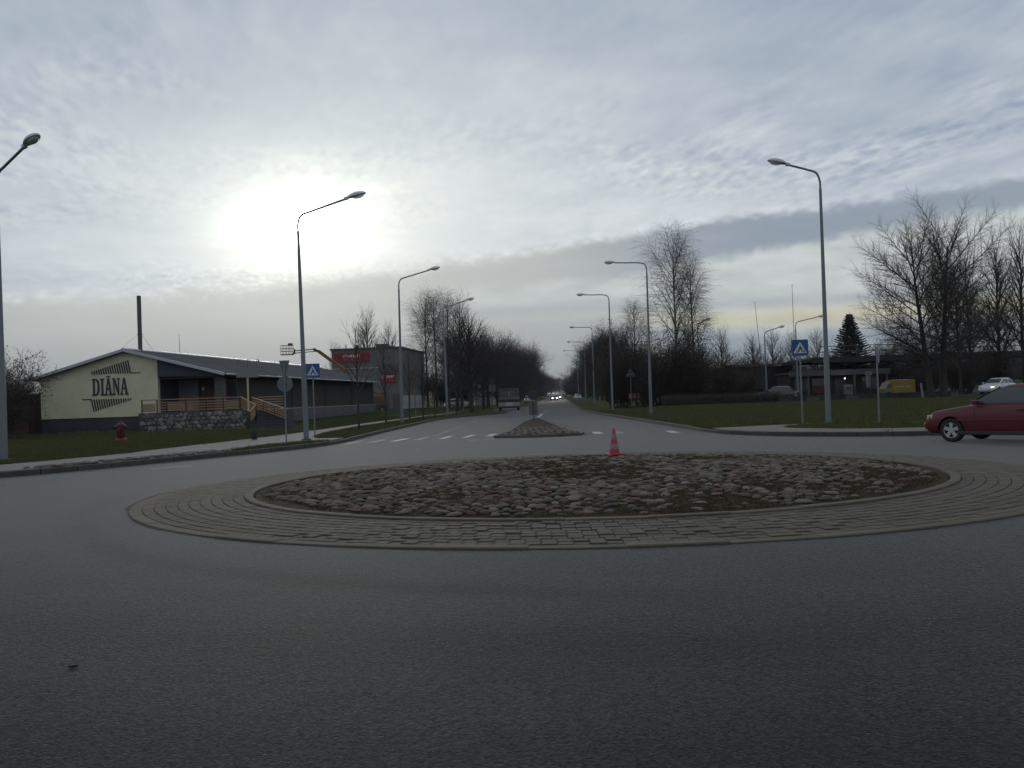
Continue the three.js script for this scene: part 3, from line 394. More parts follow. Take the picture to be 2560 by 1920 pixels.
{
  const A = thing('shop_building', 'low cream shop with black lettering on its gable and long grey roof', 'building', [-23.2, 0, -58], -0.094);
  const roofY = (x) => 5.2 - Math.abs(x) * 0.266, L = 40, gy = 0.0;
  part('gable_wall', uvMetres(extrude([[-5.5, 1.17], [1.92, 1.17], [1.92, roofY(1.92) - 0.1], [0, 5.1], [-5.5, roofY(5.5) - 0.1]], 0.3).translate(0, 0, -0.3)), cream, A);
  part('plinth', box(7.36, 1.5, 0.26, -1.79, 0.42, -0.17), plinthM, A);
  part('left_wall', box(0.3, 4.2, L - 0.5, -5.35, 1.6, -0.31 - (L - 0.5) / 2), cream, A);
  part('porch_fascia', uvMetres(extrude([[1.93, 3.5], [5.95, 3.42], [5.95, roofY(5.95) - 0.09], [1.93, roofY(1.93) - 0.09]], 0.12).translate(0, 0, -0.12)), navy, A);
  part('porch_ceiling', box(4.0, 0.06, 2.6, 3.95, 3.38, -1.45), navy, A);
  part('porch_side_wall', box(0.2, 3.4, 2.4, 1.83, 1.75, -1.52), navy, A);
  const back = part('porch_back_wall', box(3.8, 3.5, 0.2, 3.85, 1.7, -2.85), brownPanel, A);
  const w1 = part('window', box(1.3, 2.0, 0.05, 2.65, 2.3, -2.72), mat('roller blind', 0.2, 0.23, 0.25, 0.6), A); part('frame', [box(1.4, 0.06, 0.09, 2.65, 3.33, -2.7), box(0.06, 2.0, 0.09, 1.97, 2.3, -2.7), box(0.06, 2.0, 0.09, 3.33, 2.3, -2.7)], steelDark, w1);
  const dr = part('door', box(0.95, 2.1, 0.06, 3.9, 2.33, -2.71), mat('door brown', 0.06, 0.028, 0.024, 0.5), A); part('handle', bar(V(4.3, 2.1, -2.66), V(4.3, 2.5, -2.66), 0.018), galv, dr); part('notice', box(0.16, 0.22, 0.01, 3.6, 2.75, -2.67), mat('paper', 0.6, 0.62, 0.63, 0.8), dr);
  const w2 = part('window', box(1.3, 1.4, 0.05, 5.1, 2.55, -2.72), pane, A); part('poster', box(0.7, 0.9, 0.01, 4.85, 2.5, -2.69), mat('poster red', 0.16, 0.02, 0.02, 0.6), w2); part('frame', [box(1.4, 0.06, 0.09, 5.1, 3.28, -2.7), box(1.4, 0.06, 0.09, 5.1, 1.82, -2.7), box(0.05, 1.4, 0.09, 5.5, 2.55, -2.7)], rust, w2);
  part('porch_pier', box(0.5, 3.5, 0.5, 5.6, 1.7, -0.5), mat('rough pier', 0.12, 0.115, 0.11, 0.9, { map: stoneMap, bumpMap: stoneMap, bumpScale: 0.02 }), A);
  // long side wall: dark panels above, grey plinth panels below
  const n = 13, l0 = -2.7, step = (L - 3.0) / n;
  for (let i = 0; i < n; i++) {
    const z = l0 - (i + 0.5) * step;
    part('wall_panel', box(0.18, 2.35, step - 0.02, 5.42, 2.4, z), brownPanel, A);
    part('plinth_panel', box(0.12, 1.3, step - 0.03, 5.58, 0.62 + 0.004 * i, z), greyPanel, A);
    if (i % 3 === 1) part('downpipe', bar(V(5.58, 1.3, z + step / 2), V(5.58, 3.45, z + step / 2), 0.04), steelDark, A);
  }
  part('ledge', box(0.22, 0.05, L - 3, 5.56, 1.31, l0 - (L - 3) / 2), ledgeM, A);
  part('end_wall', uvMetres(extrude([[-5.4, 0], [5.4, 0], [5.4, roofY(5.4) - 0.1], [0, 5.1], [-5.4, roofY(5.4) - 0.1]], 0.25).translate(0, 0, -L + 0.2)), brownPanel, A);
  // roof of corrugated sheets, one course above another
  const pitch = Math.atan(0.266), slope = 6.25 / Math.cos(pitch), rows = 4, cols = 36, sw = (L + 0.7) / cols, sh = slope / rows + 0.1;
  const corr = (wid, len) => { const k = 14, g = sheet(1, k, (i, j) => [len * i, 0.022 * Math.cos(j * Math.PI), -wid * (j / k)]); const g2 = g.clone().translate(0, -0.012, 0); const p = g2.index.array; for (let q = 0; q < p.length; q += 3) { const t = p[q]; p[q] = p[q + 1]; p[q + 1] = t; } g2.computeVertexNormals(); return merge([g, g2]); };
  const sheetG = corr(sw + 0.04, sh), rnd = mulberry(3);
  const R = part('roof', [box(slope, 0.05, L + 0.5, -slope / 2 * Math.cos(pitch), 5.2 - slope / 2 * Math.sin(pitch), -(L) / 2 + 0.1, 0, 0, pitch), box(slope - 0.05, 0.03, L + 0.4, slope / 2 * Math.cos(pitch), 5.13 - slope / 2 * Math.sin(pitch), -(L) / 2 + 0.1, 0, 0, -pitch)], slate[0], A);
  for (let r = 0; r < rows; r++) for (let c = 0; c < cols; c++) { const d = r * (slope / rows), s = part('roof_sheet', sheetG, slate[(rnd() * 3) | 0], R, [d * Math.cos(pitch), 5.215 - d * Math.sin(pitch) - r * 0.004 + (c % 2) * 0.006, 0.35 - c * sw]); s.rotation.z = -pitch + 0.006; }
  part('ridge_cap', [bar(V(0, 5.24, 0.37), V(0, 5.24, -L - 0.35), 0.09, 0.09, 10)], ridgeMetal, R);
  part('verge_trim', [beam(V(0, 5.17, 0.4), V(-6.25, 5.17 - 6.25 * 0.266, 0.4), 0.06, 0.17), beam(V(0, 5.17, 0.4), V(6.25, 5.17 - 6.25 * 0.266, 0.4), 0.06, 0.17)], vergeMetal, R);
  part('eave_gutter', bar(V(6.3, 3.5, 0.3), V(6.3, 3.5, -L - 0.3), 0.06, 0.06, 8), vergeMetal, R);
  // lettering and stripes on the gable
  const word = [['D', -2.2, -1.73], ['I', -1.67, -1.43], ['A', -1.4, -0.93], ['N', -0.9, -0.45], ['A', -0.42, 0.08]];
  for (const [c, a, b] of word) part('letter', fitText(c, font, a, b, 2.5, 3.52, 0.05).translate(0, 0, 0.001), darkSign, A);
  part('letter_macron', box(0.24, 0.07, 0.05, -1.16, 3.63, 0.026), darkSign, A);
  const N = 17;
  for (let i = 0; i < N; i++) {
    const t = i / (N - 1), xb = lerp(-2.2, 0.2, t), top = lerp(3.95, 4.57, t), lean = (top - 3.79) * 0.2, x1 = xb - lean, w = 0.075;
    part('stripe', extrude([[xb, 3.79], [xb + w, 3.79], [x1 + w, top], [x1, top]], 0.03).translate(0, 0, 0.002), darkSign, A);
    const ub = lerp(-2.3, 0.16, t), bot = lerp(1.54, 2.16, t), k = (2.28 - bot) * 0.2;
    part('stripe', extrude([[ub + k, bot], [ub + k + w, bot], [ub + w, 2.28], [ub, 2.28]], 0.03).translate(0, 0, 0.002), darkSign, A);
  }
  part('stripe_line', [box(0.62, 0.05, 0.03, 0.55, 3.8, 0.018), box(0.6, 0.05, 0.03, -2.55, 2.29, 0.018)], darkSign, A);
  // chimney pipe with its stays, aerial
  const ch = part('chimney_pipe', [cyl(0.13, 0.13, 3.75, 0.0, 4.9, -1.8, 16), new THREE.TorusGeometry(0.15, 0.02, 6, 16).rotateX(Math.PI / 2).translate(0, 6.25, -1.8)], mat('chimney steel', 0.085, 0.09, 0.095, 0.5, { metal: 0.5 }), A);
  part('stay_wire', bar(V(-0.14, 6.25, -1.8), V(-1.5, 4.82, -1.0), 0.006, 0.006, 5), galv, ch); part('stay_wire', bar(V(0.14, 6.25, -1.8), V(1.0, 4.96, -1.8), 0.006, 0.006, 5), galv, ch); part('stay_wire', bar(V(0, 6.25, -1.95), V(0.3, 5.1, -3.2), 0.006, 0.006, 5), galv, ch);
  const an = part('aerial', [bar(V(-3, 4.35, -14), V(-3, 7.1, -14), 0.03, 0.015, 6)], galv, A); part('aerial_arm', [bar(V(-3, 5.55, -14), V(-2.4, 5.55, -14), 0.012), bar(V(-3, 5.2, -14), V(-2.4, 5.2, -14), 0.012), bar(V(-2.5, 5.0, -14), V(-2.5, 5.85, -14), 0.012)], galv, an);
}
{ // stone terrace with its timber railing and steps
  const T = thing('stone_terrace', 'rubble stone terrace with slatted timber railing before the shop porch', 'terrace', [-18, 0, -54.3]), rnd = mulberry(12);
  const W = part('stone_wall', [box(6.2, 1.12, 0.3, 0, 0.72, -0.15), box(0.3, 1.12, 3.2, 2.95, 0.72, -1.8)], mat('mortar', 0.085, 0.08, 0.075, 0.95, { map: concreteMap }), T);
  part('deck', box(6.3, 0.1, 3.6, 0.0, 1.29, -1.86), mat('deck slab', 0.1, 0.1, 0.1, 0.9, { map: concreteMap }), T);
  const stoneW = [[0.16, 0.155, 0.15], [0.22, 0.21, 0.195], [0.27, 0.26, 0.24], [0.13, 0.128, 0.125]].map((c, i) => mat('wall stone' + i, ...c, 0.9, { map: stoneMap, bumpMap: stoneMap, bumpScale: 0.01 }));
  for (let r = 0; r < 5; r++) for (let c = 0; c < 22; c++) { const x = -3.0 + (c + 0.5 + (r % 2) * 0.5) * 0.272 + (rnd() - 0.5) * 0.12, y = 0.28 + r * 0.215 + (rnd() - 0.5) * 0.07; if (x > 3.0) continue; const m = part('stone', pebbles[(rnd() * 6) | 0], stoneW[(rnd() * 4) | 0], W, [x, y, 0.0]); const sz = 0.7 + rnd() * 0.75; m.scale.set(0.25 * sz, 0.44 * sz, 0.1); m.rotation.z = (rnd() - 0.5) * 2.6; }
  const posts = [-2.95, -2.1, -1.55, -0.45, 0.7, 1.65, 2.6];
  posts.forEach((x) => part('rail_post', box(0.06, 0.78, 0.06, x, 1.7, -0.1), rust, T));
  part('handrail', beam(V(-3.0, 2.08, -0.08), V(2.65, 2.08, -0.08), 0.11, 0.05), wood, T);
  for (let i = 0; i < posts.length - 1; i++) for (let k = 0; k < 4; k++) { if (i === 0 && k < 4) continue; part('rail_slat', box(posts[i + 1] - posts[i] - 0.07, 0.06, 0.025, (posts[i] + posts[i + 1]) / 2, 1.46 + k * 0.15, -0.06), wood, T); }
  for (const [a, b] of [[-2.9, -2.2], [-1.5, -0.55], [-0.4, -0.1], [1.75, 2.5]]) part('rail_board', box(b - a, 0.46, 0.02, (a + b) / 2, 1.63, -0.12), ply, T);
  // near stair rail, short end rail, far stair rail
  const rail = (a, b, n, drop) => { part('handrail', beam(a, b, 0.1, 0.05), wood, T); for (let k = 1; k <= 4; k++) part('rail_slat', beam(a.clone().add(V(0, -k * drop, 0)), b.clone().add(V(0, -k * drop, 0)), 0.025, 0.06), wood, T); for (let i = 0; i <= n; i++) { const p = a.clone().lerp(b, i / n); part('rail_post', box(0.06, 0.86, 0.06, p.x, p.y - 0.45, p.z), rust, T); } };
  rail(V(2.65, 2.08, -0.08), V(3.75, 1.6, 0.95), 1, 0.14);
  rail(V(3.75, 1.6, 0.95), V(3.6, 1.25, 1.6), 1, 0.13);
  rail(V(2.85, 2.05, -1.7), V(5.55, 1.3, 1.3), 3, 0.13);
  for (let k = 0; k < 4; k++) part('rail_slat', box(1.5, 0.06, 0.025, 3.55, 1.62 + k * 0.15, -3.2), wood, T);
  for (let i = 0; i < 6; i++) { const y = 1.22 - i * 0.17; part('step', box(1.9 + i * 0.06, 0.2, 0.36, 4.1 + i * 0.09, y - 0.1, -0.55 + i * 0.33), mat('step stone', 0.065, 0.065, 0.066, 0.9, { map: concreteMap }), T); }
  part('landing', box(1.8, 1.1, 2.4, 4.0, 0.75, -1.9), mats['step stone'], T);
}
{ // lit sign board on a post
  const S = thing('sign_board', 'blank grey sign board with three small lamps on a post', 'sign board', [-14.45, 1.25, -52.6]);
  part('post', box(0.09, 1.9, 0.09, 0, 0.95, -0.05), mat('pale post', 0.42, 0.37, 0.25, 0.8), S); part('board', rbox(1.2, 0.52, 0.05, 0.01, 0.02, 2.12, 0, 0, 0, -0.02), mat('board grey', 0.17, 0.18, 0.185, 0.6), S);
  for (const x of [-0.5, 0.02, 0.52]) { const l = part('spot_lamp', [place(new THREE.ConeGeometry(0.07, 0.12, 10), x + 0.18, 2.76, 0.22)], steelDark, S); part('lamp_arm', [bar(V(x, 2.36, 0), V(x, 2.84, 0), 0.012), bar(V(x, 2.84, 0), V(x + 0.18, 2.84, 0.22), 0.012)], steelDark, l); }
}
{ // red fire hydrant
  const H = thing('fire_hydrant', 'squat red fire hydrant on the lawn before the cream gable', 'hydrant', [-15.5, HL(-15.5, -38) - 0.01, -38]), red = mat('hydrant red', 0.105, 0.009, 0.011, 0.55, { map: stuccoMap });
  part('base', lathe([[0, 0], [0.23, 0], [0.235, 0.07], [0.2, 0.13], [0.145, 0.17], [0, 0.17]], 20), red, H);
  part('barrel', lathe([[0, 0.16], [0.145, 0.16], [0.14, 0.62], [0.155, 0.63], [0.155, 0.66], [0, 0.66]], 20), red, H);
  part('bonnet', lathe([[0.165, 0.655], [0.15, 0.7], [0.09, 0.77], [0.035, 0.8], [0.035, 0.85], [0, 0.85]], 20), red, H);
  for (const s of [-1, 1]) part('outlet_cap', bar(V(0.1 * s, 0.6, 0), V(0.26 * s, 0.6, 0), 0.06, 0.065, 12), red, H);
  part('outlet_cap', bar(V(0, 0.5, 0.1), V(0, 0.5, 0.2), 0.07, 0.07, 12), red, H);
}
{ // little bin by the path
  const B = thing('litter_bin', 'small dark litter bin beside the footpath below the steps', 'bin', [-10.75, HL(-10.75, -39.6) - 0.01, -39.9]);
  part('body', lathe([[0, 0], [0.11, 0], [0.135, 0.36], [0.13, 0.36], [0.11, 0.03], [0, 0.03]], 14), mat('bin', 0.025, 0.027, 0.026, 0.7), B); part('rim', new THREE.TorusGeometry(0.134, 0.012, 6, 18).rotateX(Math.PI / 2).translate(0, 0.36, 0), blackPlastic, B);
}
// ---------------------------------------------------------------- two-storey depot with red banners
{
  const z0 = -125, A = thing('depot_building', 'grey flat-roofed depot with two red rental banners behind the shop', 'building', [-14.4, 0.3, z0], -0.09);
  const rend = mat('grey render', 0.165, 0.16, 0.148, 0.92, { map: stuccoMap }), side = mat('side render', 0.18, 0.18, 0.18, 0.92, { map: stuccoMap }), band = mat('dark band', 0.07, 0.068, 0.068, 0.85), redB = mat('banner red', 0.2, 0.01, 0.022, 0.65), whiteT = mat('banner white', 0.6, 0.6, 0.61, 0.7);
  part('wall', [box(9.1, 8.2, 17, -4.55, 4.1, -8.5)], rend, A);
  part('side_wall', box(0.06, 6.2, 17.02, 0.04, 5.15, -8.5), side, A); part('white_base', box(0.08, 2.05, 17.02, 0.05, 1.0, -8.5), mat('white wash', 0.55, 0.57, 0.58, 0.85, { map: stuccoMap }), A);
  part('parapet', [box(9.4, 0.22, 0.4, -4.55, 8.3, -0.1), box(0.4, 0.22, 17.3, 0, 8.3, -8.6), box(0.4, 0.22, 17.3, -9.1, 8.3, -8.6)], band, A);
  part('string_course', box(9.14, 0.1, 0.08, -4.55, 5.75, 0.03), mat('pale course', 0.36, 0.35, 0.33, 0.9), A);
  const win = part('window_band', box(2.5, 1.05, 0.06, -1.55, 5.6, 0.09), pane, A); for (let i = 0; i < 4; i++) part('mullion', box(0.06, 1.05, 0.05, -2.7 + i * 0.78, 5.6, 0.13), band, win);
  const b1 = part('banner', box(4.7, 1.28, 0.05, -6.4, 7.15, 0.04), redB, A); part('banner_lettering', [fitText('STORENT', sansFont, -7.6, -5.3, 7.2, 7.55, 0.02).translate(0, 0, 0.07)], whiteT, b1); part('banner_small_print', [0, 1].flatMap((r) => [0, 1, 2].map((k) => box(0.55, 0.05, 0.01, -7.2 + k * 0.75, 6.98 - r * 0.2, 0.071))), mat('banner pink', 0.5, 0.2, 0.22, 0.7), b1);
  const b2 = part('banner', box(1.95, 1.25, 0.05, -1.6, 4.3, 0.04), redB, A); part('banner_lettering', [fitText('STORENT', sansFont, -2.45, -0.85, 4.32, 4.68, 0.02).translate(0, 0, 0.07)], whiteT, b2); part('banner_small_print', [box(0.5, 0.05, 0.01, -1.2, 4.02, 0.071), box(0.4, 0.05, 0.01, -1.9, 4.02, 0.071)], mats['banner pink'], b2);
  for (const [x, w, h] of [[-0.7, 0.9, 2.2], [-2.2, 1.1, 2.4], [-3.6, 0.7, 2.0]]) { const d = part('door', box(w, h, 0.08, x, h / 2, 0.03), band, A); part('frame', [box(w + 0.14, 0.08, 0.1, x, h + 0.04, 0.04), box(0.07, h, 0.1, x - w / 2 - 0.035, h / 2, 0.04), box(0.07, h, 0.1, x + w / 2 + 0.035, h / 2, 0.04)], rend, d); }
  part('roof_vent', [box(1.5, 0.75, 1.2, -3.0, 8.6, -3)], band, A); part('roof_vent', [cyl(0.2, 0.2, 0.7, -6.1, 8.2, -2, 10)], band, A); part('roof_vent', [box(0.5, 0.5, 0.5, -1.9, 8.5, -4)], band, A); part('roof_vent', [cyl(0.06, 0.06, 0.8, -7.4, 8.2, -1, 8)], band, A);
  const sd = part('side_door', box(0.06, 2.1, 1.0, 0.09, 1.05, -4.6), band, A); part('handle', box(0.04, 0.04, 0.14, 0.14, 1.05, -4.3), galv, sd);
}
{ // row of low garages beside the depot
  const G = thing('garage_row', 'row of low whitewashed garages beyond the depot between the trees', 'garage', [-12.3, rise(-160) + 0.25, -160], -0.02), white = mat('garage white', 0.42, 0.43, 0.44, 0.9, { map: stuccoMap });
  part('wall', box(9, 2.7, 5, 4.5, 1.35, -2.5), white, G); part('roof', box(9.4, 0.16, 5.4, 4.5, 2.78, -2.5), steelDark, G);
  for (let i = 0; i < 3; i++) { const d = part('garage_door', box(2.2, 2.1, 0.06, 1.6 + i * 3, 1.05, 0.04), mat('garage grey', 0.2, 0.21, 0.22, 0.7), G); part('post', box(0.12, 2.3, 0.1, 0.3 + i * 3, 1.15, 0.06), steelDark, d); }
}
{ // articulated boom lift
  const B = thing('boom_lift', 'orange articulated boom lift with its basket raised over the shop roof', 'boom lift', [-15.6, 0.3, -109]), or = mat('boom orange', 0.22, 0.11, 0.04, 0.6, { map: stuccoMap }), dk = mat('boom dark', 0.05, 0.045, 0.04, 0.6);
  part('chassis', rbox(2.6, 0.7, 1.6, 0.08, 0, 0.85, 0), dk, B); for (const x of [-0.9, 0.9]) for (const z of [-0.8, 0.8]) { const w = part('wheel', place(new THREE.CylinderGeometry(0.42, 0.42, 0.28, 18), x, 0.42, z, 0, Math.PI / 2), rubber, B); part('hub', place(new THREE.CylinderGeometry(0.2, 0.2, 0.3, 12), x, 0.42, z, 0, Math.PI / 2), or, w); }
  part('turret', rbox(1.9, 0.8, 1.4, 0.1, 0.2, 1.6, 0), mat('turret brown', 0.11, 0.06, 0.035, 0.7), B);
  part('lower_boom', [beam(V(0.6, 1.9, 0), V(-6.2, 7.25, 0), 0.34, 0.36)], or, B); part('lower_boom_tip', [beam(V(-5.9, 7.02, 0), V(-6.75, 7.52, 0), 0.26, 0.28)], dk, B);
  part('jib', [beam(V(-6.6, 7.5, 0), V(-8.9, 7.38, 0), 0.14, 0.11), beam(V(-6.55, 7.24, 0), V(-8.9, 7.12, 0), 0.14, 0.09), beam(V(-6.6, 7.2, 0), V(-6.6, 7.55, 0), 0.16, 0.1)], dk, B); part('basket_link', [beam(V(-8.9, 7.0, 0), V(-8.9, 7.6, 0), 0.12, 0.16), beam(V(-8.95, 7.3, 0), V(-9.15, 7.0, 0), 0.1, 0.1)], dk, B);
  const k = part('basket', [box(1.35, 0.1, 0.85, -9.75, 6.98, 0)], mat('basket floor', 0.3, 0.2, 0.08, 0.7), B); const rails = []; for (const y of [7.35, 7.65, 8.02]) for (const z of [-0.4, 0.4]) rails.push(bar(V(-10.4, y, z), V(-9.1, y, z), 0.022, 0.022, 6)); for (const y of [7.35, 7.65, 8.02]) for (const x of [-10.4, -9.1]) rails.push(bar(V(x, y, -0.4), V(x, y, 0.4), 0.022, 0.022, 6)); for (const x of [-10.4, -10.05, -9.7, -9.4, -9.1]) for (const z of [-0.4, 0.4]) rails.push(bar(V(x, 7, z), V(x, 8.02, z), 0.022, 0.022, 6)); part('guard_rail', rails, dk, k); part('control_box', [rbox(0.5, 0.28, 0.3, 0.03, -9.3, 8.1, 0.3)], dk, k);
}
{ // dark red shed behind the left bushes
  const S = thing('garden_shed', 'dark maroon shed behind the bushes left of the cream gable', 'shed', [-31.4, 0.25, -61]), m = mat('maroon boards', 0.05, 0.018, 0.016, 0.85, { map: woodMap });
  part('wall', box(3.4, 2.5, 2.6, 0, 1.25, 0), m, S); part('roof', box(3.8, 0.1, 3.0, 0, 2.56, 0, 0, 0.06), steelDark, S); const d = part('door', box(0.9, 1.9, 0.05, 0.9, 0.95, 1.32), mat('shed door', 0.07, 0.03, 0.025, 0.8), S); part('handle', box(0.03, 0.12, 0.04, 1.25, 1.0, 1.36), steelDark, d);
}
// ---------------------------------------------------------------- filling station on the right
{
  const C = thing('station_canopy', 'long dark flat canopy of the filling station on thick columns', 'canopy', [35, 0.3, -107]), dk = mat('canopy dark', 0.024, 0.021, 0.022, 0.85);
  part('roof_slab', [box(33, 0.58, 9, 13.5, 4.1, 0)], dk, C); part('sloping_end', [beam(V(-6.2, 3.78, 0), V(-3.0, 4.08, 0), 8.8, 0.3)], dk, C);
  for (const x of [0.6, 9.5, 18, 27]) part('column', box(0.62, 3.9, 0.62, x, 1.92, 1.5), mat('column dark', 0.04, 0.038, 0.038, 0.85, { map: concreteMap }), C);
  const rails = [bar(V(-2, 5.55, 4), V(30, 5.55, 4), 0.05, 0.05, 6), bar(V(-2, 4.95, 4), V(30, 4.95, 4), 0.05, 0.05, 6)]; for (let x = -2; x <= 30; x += 2) rails.push(bar(V(x, 4.38, 4), V(x, 5.55, 4), 0.04, 0.04, 6)); part('roof_railing', rails, steelDark, C);
}
{
  const K = thing('station_kiosk', 'low dark kiosk with pale fascia band under the station canopy', 'kiosk', [28.4, 0.35, -98]), fas = mat('fascia', 0.055, 0.058, 0.068, 0.7), wl = mat('kiosk wall', 0.025, 0.018, 0.017, 0.85, { map: stuccoMap });
  part('wall', box(9.6, 2.5, 5, 4.9, 1.2, -3.0), wl, K); part('fascia', [box(10.2, 0.55, 0.2, 4.9, 2.6, 0.3), box(10.2, 0.1, 6, 4.9, 2.66, -2.7)], fas, K);
  for (const x of [1.7, 6.4, 9.7]) part('column', cyl(0.11, 0.11, 2.35, x, 0, 0.25, 10), mat('pale column', 0.07, 0.07, 0.075, 0.7), K);
  for (const [x, w] of [[1.2, 1.4], [3.2, 1.8], [8.2, 1.6]]) { const g = part('window', box(w, 1.2, 0.05, x, 1.45, -0.46), pane, K); part('frame', [box(w + 0.1, 0.06, 0.07, x, 2.08, -0.45), box(w + 0.1, 0.06, 0.07, x, 0.82, -0.45), box(0.06, 1.2, 0.07, x, 1.45, -0.45)], rust, g); }
  part('red_poster', box(1.9, 0.75, 0.03, 3.2, 0.95, -0.4), mat('kiosk red', 0.07, 0.008, 0.012, 0.7), K); const d = part('door', box(0.9, 2.0, 0.06, 5.1, 1.0, -0.45), steelDark, K); part('handle', box(0.03, 0.3, 0.05, 5.45, 1.05, -0.4), galv, d);
}
{
  const P = thing('pump_cabinet', 'white cabinet with a lit lamp above it beside the kiosk door', 'cabinet', [33.9, 0.36, -97.2]); part('body', rbox(0.85, 1.3, 0.5, 0.04, 0, 0.65, 0), mat('cabinet white', 0.13, 0.14, 0.138, 0.6), P); part('display', box(0.5, 0.35, 0.02, 0, 0.95, 0.26), pane, P);
  const lp = part('lamp', new THREE.SphereGeometry(0.07, 10, 8).translate(-0.35, 1.95, 0.2), mat('lamp glow', 1, 0.8, 0.5, 0.5, { emissive: new THREE.Color(1, 0.75, 0.4), emissiveIntensity: 3 }), P); part('lamp_pole', bar(V(-0.35, 0, 0.1), V(-0.35, 1.9, 0.18), 0.02), steelDark, P);
  const pl = new THREE.PointLight(new THREE.Color(1, 0.75, 0.4), 0.6, 12); pl.position.set(33.55, 2.3, -96.8); pl.castShadow = true; scene.add(pl);
}
{
  const S = thing('price_sign', 'small white price sign on a narrow post before the station', 'sign', [35.4, 0.36, -95.5]); part('post', box(0.1, 2.4, 0.08, 0.2, 1.2, -0.05), steelDark, S); part('head_panel', rbox(0.62, 0.36, 0.06, 0.01, 0, 2.35, 0), mat('panel white', 0.2, 0.21, 0.205, 0.6), S); part('head_marks', [-0.15, 0, 0.15].map((x) => box(0.09, 0.16, 0.01, x, 2.35, 0.036)), blackPlastic, S); part('price_panel', box(0.42, 1.15, 0.04, -0.05, 1.55, 0), mat('panel grey', 0.16, 0.165, 0.17, 0.6), S); part('price_marks', [0, 1, 2, 3, 4].map((k) => box(0.06, 0.12, 0.01, 0.08, 1.95 - k * 0.2, 0.026)), blackPlastic, S);
}
{ // low wall of pale slabs at the edge of the forecourt
  const W = thing('low_wall', 'low grey wall of weathered slabs at the forecourt edge', 'wall', [22.9, 0, -80.5]), rnd = mulberry(8), cs = [[0.045, 0.045, 0.045], [0.065, 0.065, 0.063], [0.035, 0.035, 0.037], [0.1, 0.098, 0.095]].map((c, i) => mat('slab' + i, ...c, 0.9, { map: concreteMap }));
  for (let i = 0; i < 13; i++) part('wall_slab', rbox(1.08, 0.5, 0.2, 0.02), cs[(rnd() * 4) | 0], W, [i * 1.1, 0.52 + (rnd() - 0.5) * 0.03, (rnd() - 0.5) * 0.03]); part('coping', box(14.3, 0.06, 0.3, 6.6, 0.8, 0), cs[1], W);
}
{
  const B = thing('brown_building', 'low dark brown flat-roofed building behind the hedge', 'building', [27.2, 0.3, -106]); const m = mat('brown brick', 0.03, 0.021, 0.018, 0.9, { map: stuccoMap }); part('wall', box(7.4, 3.8, 6, 0, 1.9, -3), m, B); part('roof_edge', box(7.7, 0.22, 6.3, 0, 3.85, -3), steelDark, B); for (const x of [-2.2, 0.2, 2.4]) { const w = part('window', box(1.1, 1.2, 0.06, x, 1.9, 0.02), pane, B); part('frame', [box(1.22, 0.07, 0.09, x, 2.53, 0.03), box(1.22, 0.07, 0.09, x, 1.27, 0.03)], rust, w); }
}
{
  const B = thing('bollard', 'short pale bollard on the forecourt edge beside the lamp', 'bollard', [24.6, 0.36, -83.5]); part('post', lathe([[0, 0], [0.1, 0], [0.1, 0.75], [0.07, 0.8], [0, 0.8]], 12), mat('pale bollard', 0.2, 0.21, 0.2, 0.8), B); part('band', cyl(0.104, 0.104, 0.08, 0, 0.6, 0, 12), rust, B);
}
{ // white house at the end of the street
  const H = thing('white_house', 'small white gabled house far away at the end of the street', 'house', [27.6, rise(-540), -540]); H.scale.setScalar(0.55); part('wall', uvMetres(extrude([[-3, 0], [3, 0], [3, 3.4], [0, 5.6], [-3, 3.4]], 9).translate(0, 0, -9)), mat('house white', 0.55, 0.56, 0.55, 0.9), H); part('roof', [beam(V(-3.5, 3.05, -4.5), V(0, 5.75, -4.5), 9.8, 0.16), beam(V(3.5, 3.05, -4.5), V(0, 5.75, -4.5), 9.8, 0.16)], mat('house roof', 0.1, 0.06, 0.05, 0.85), H); for (const x of [-1.5, 1.5]) { const w = part('window', box(1.1, 1.3, 0.06, x, 1.7, 0.04), pane, H); part('frame', box(0.08, 1.3, 0.08, x, 1.7, 0.05), frameWhite, w); }
}
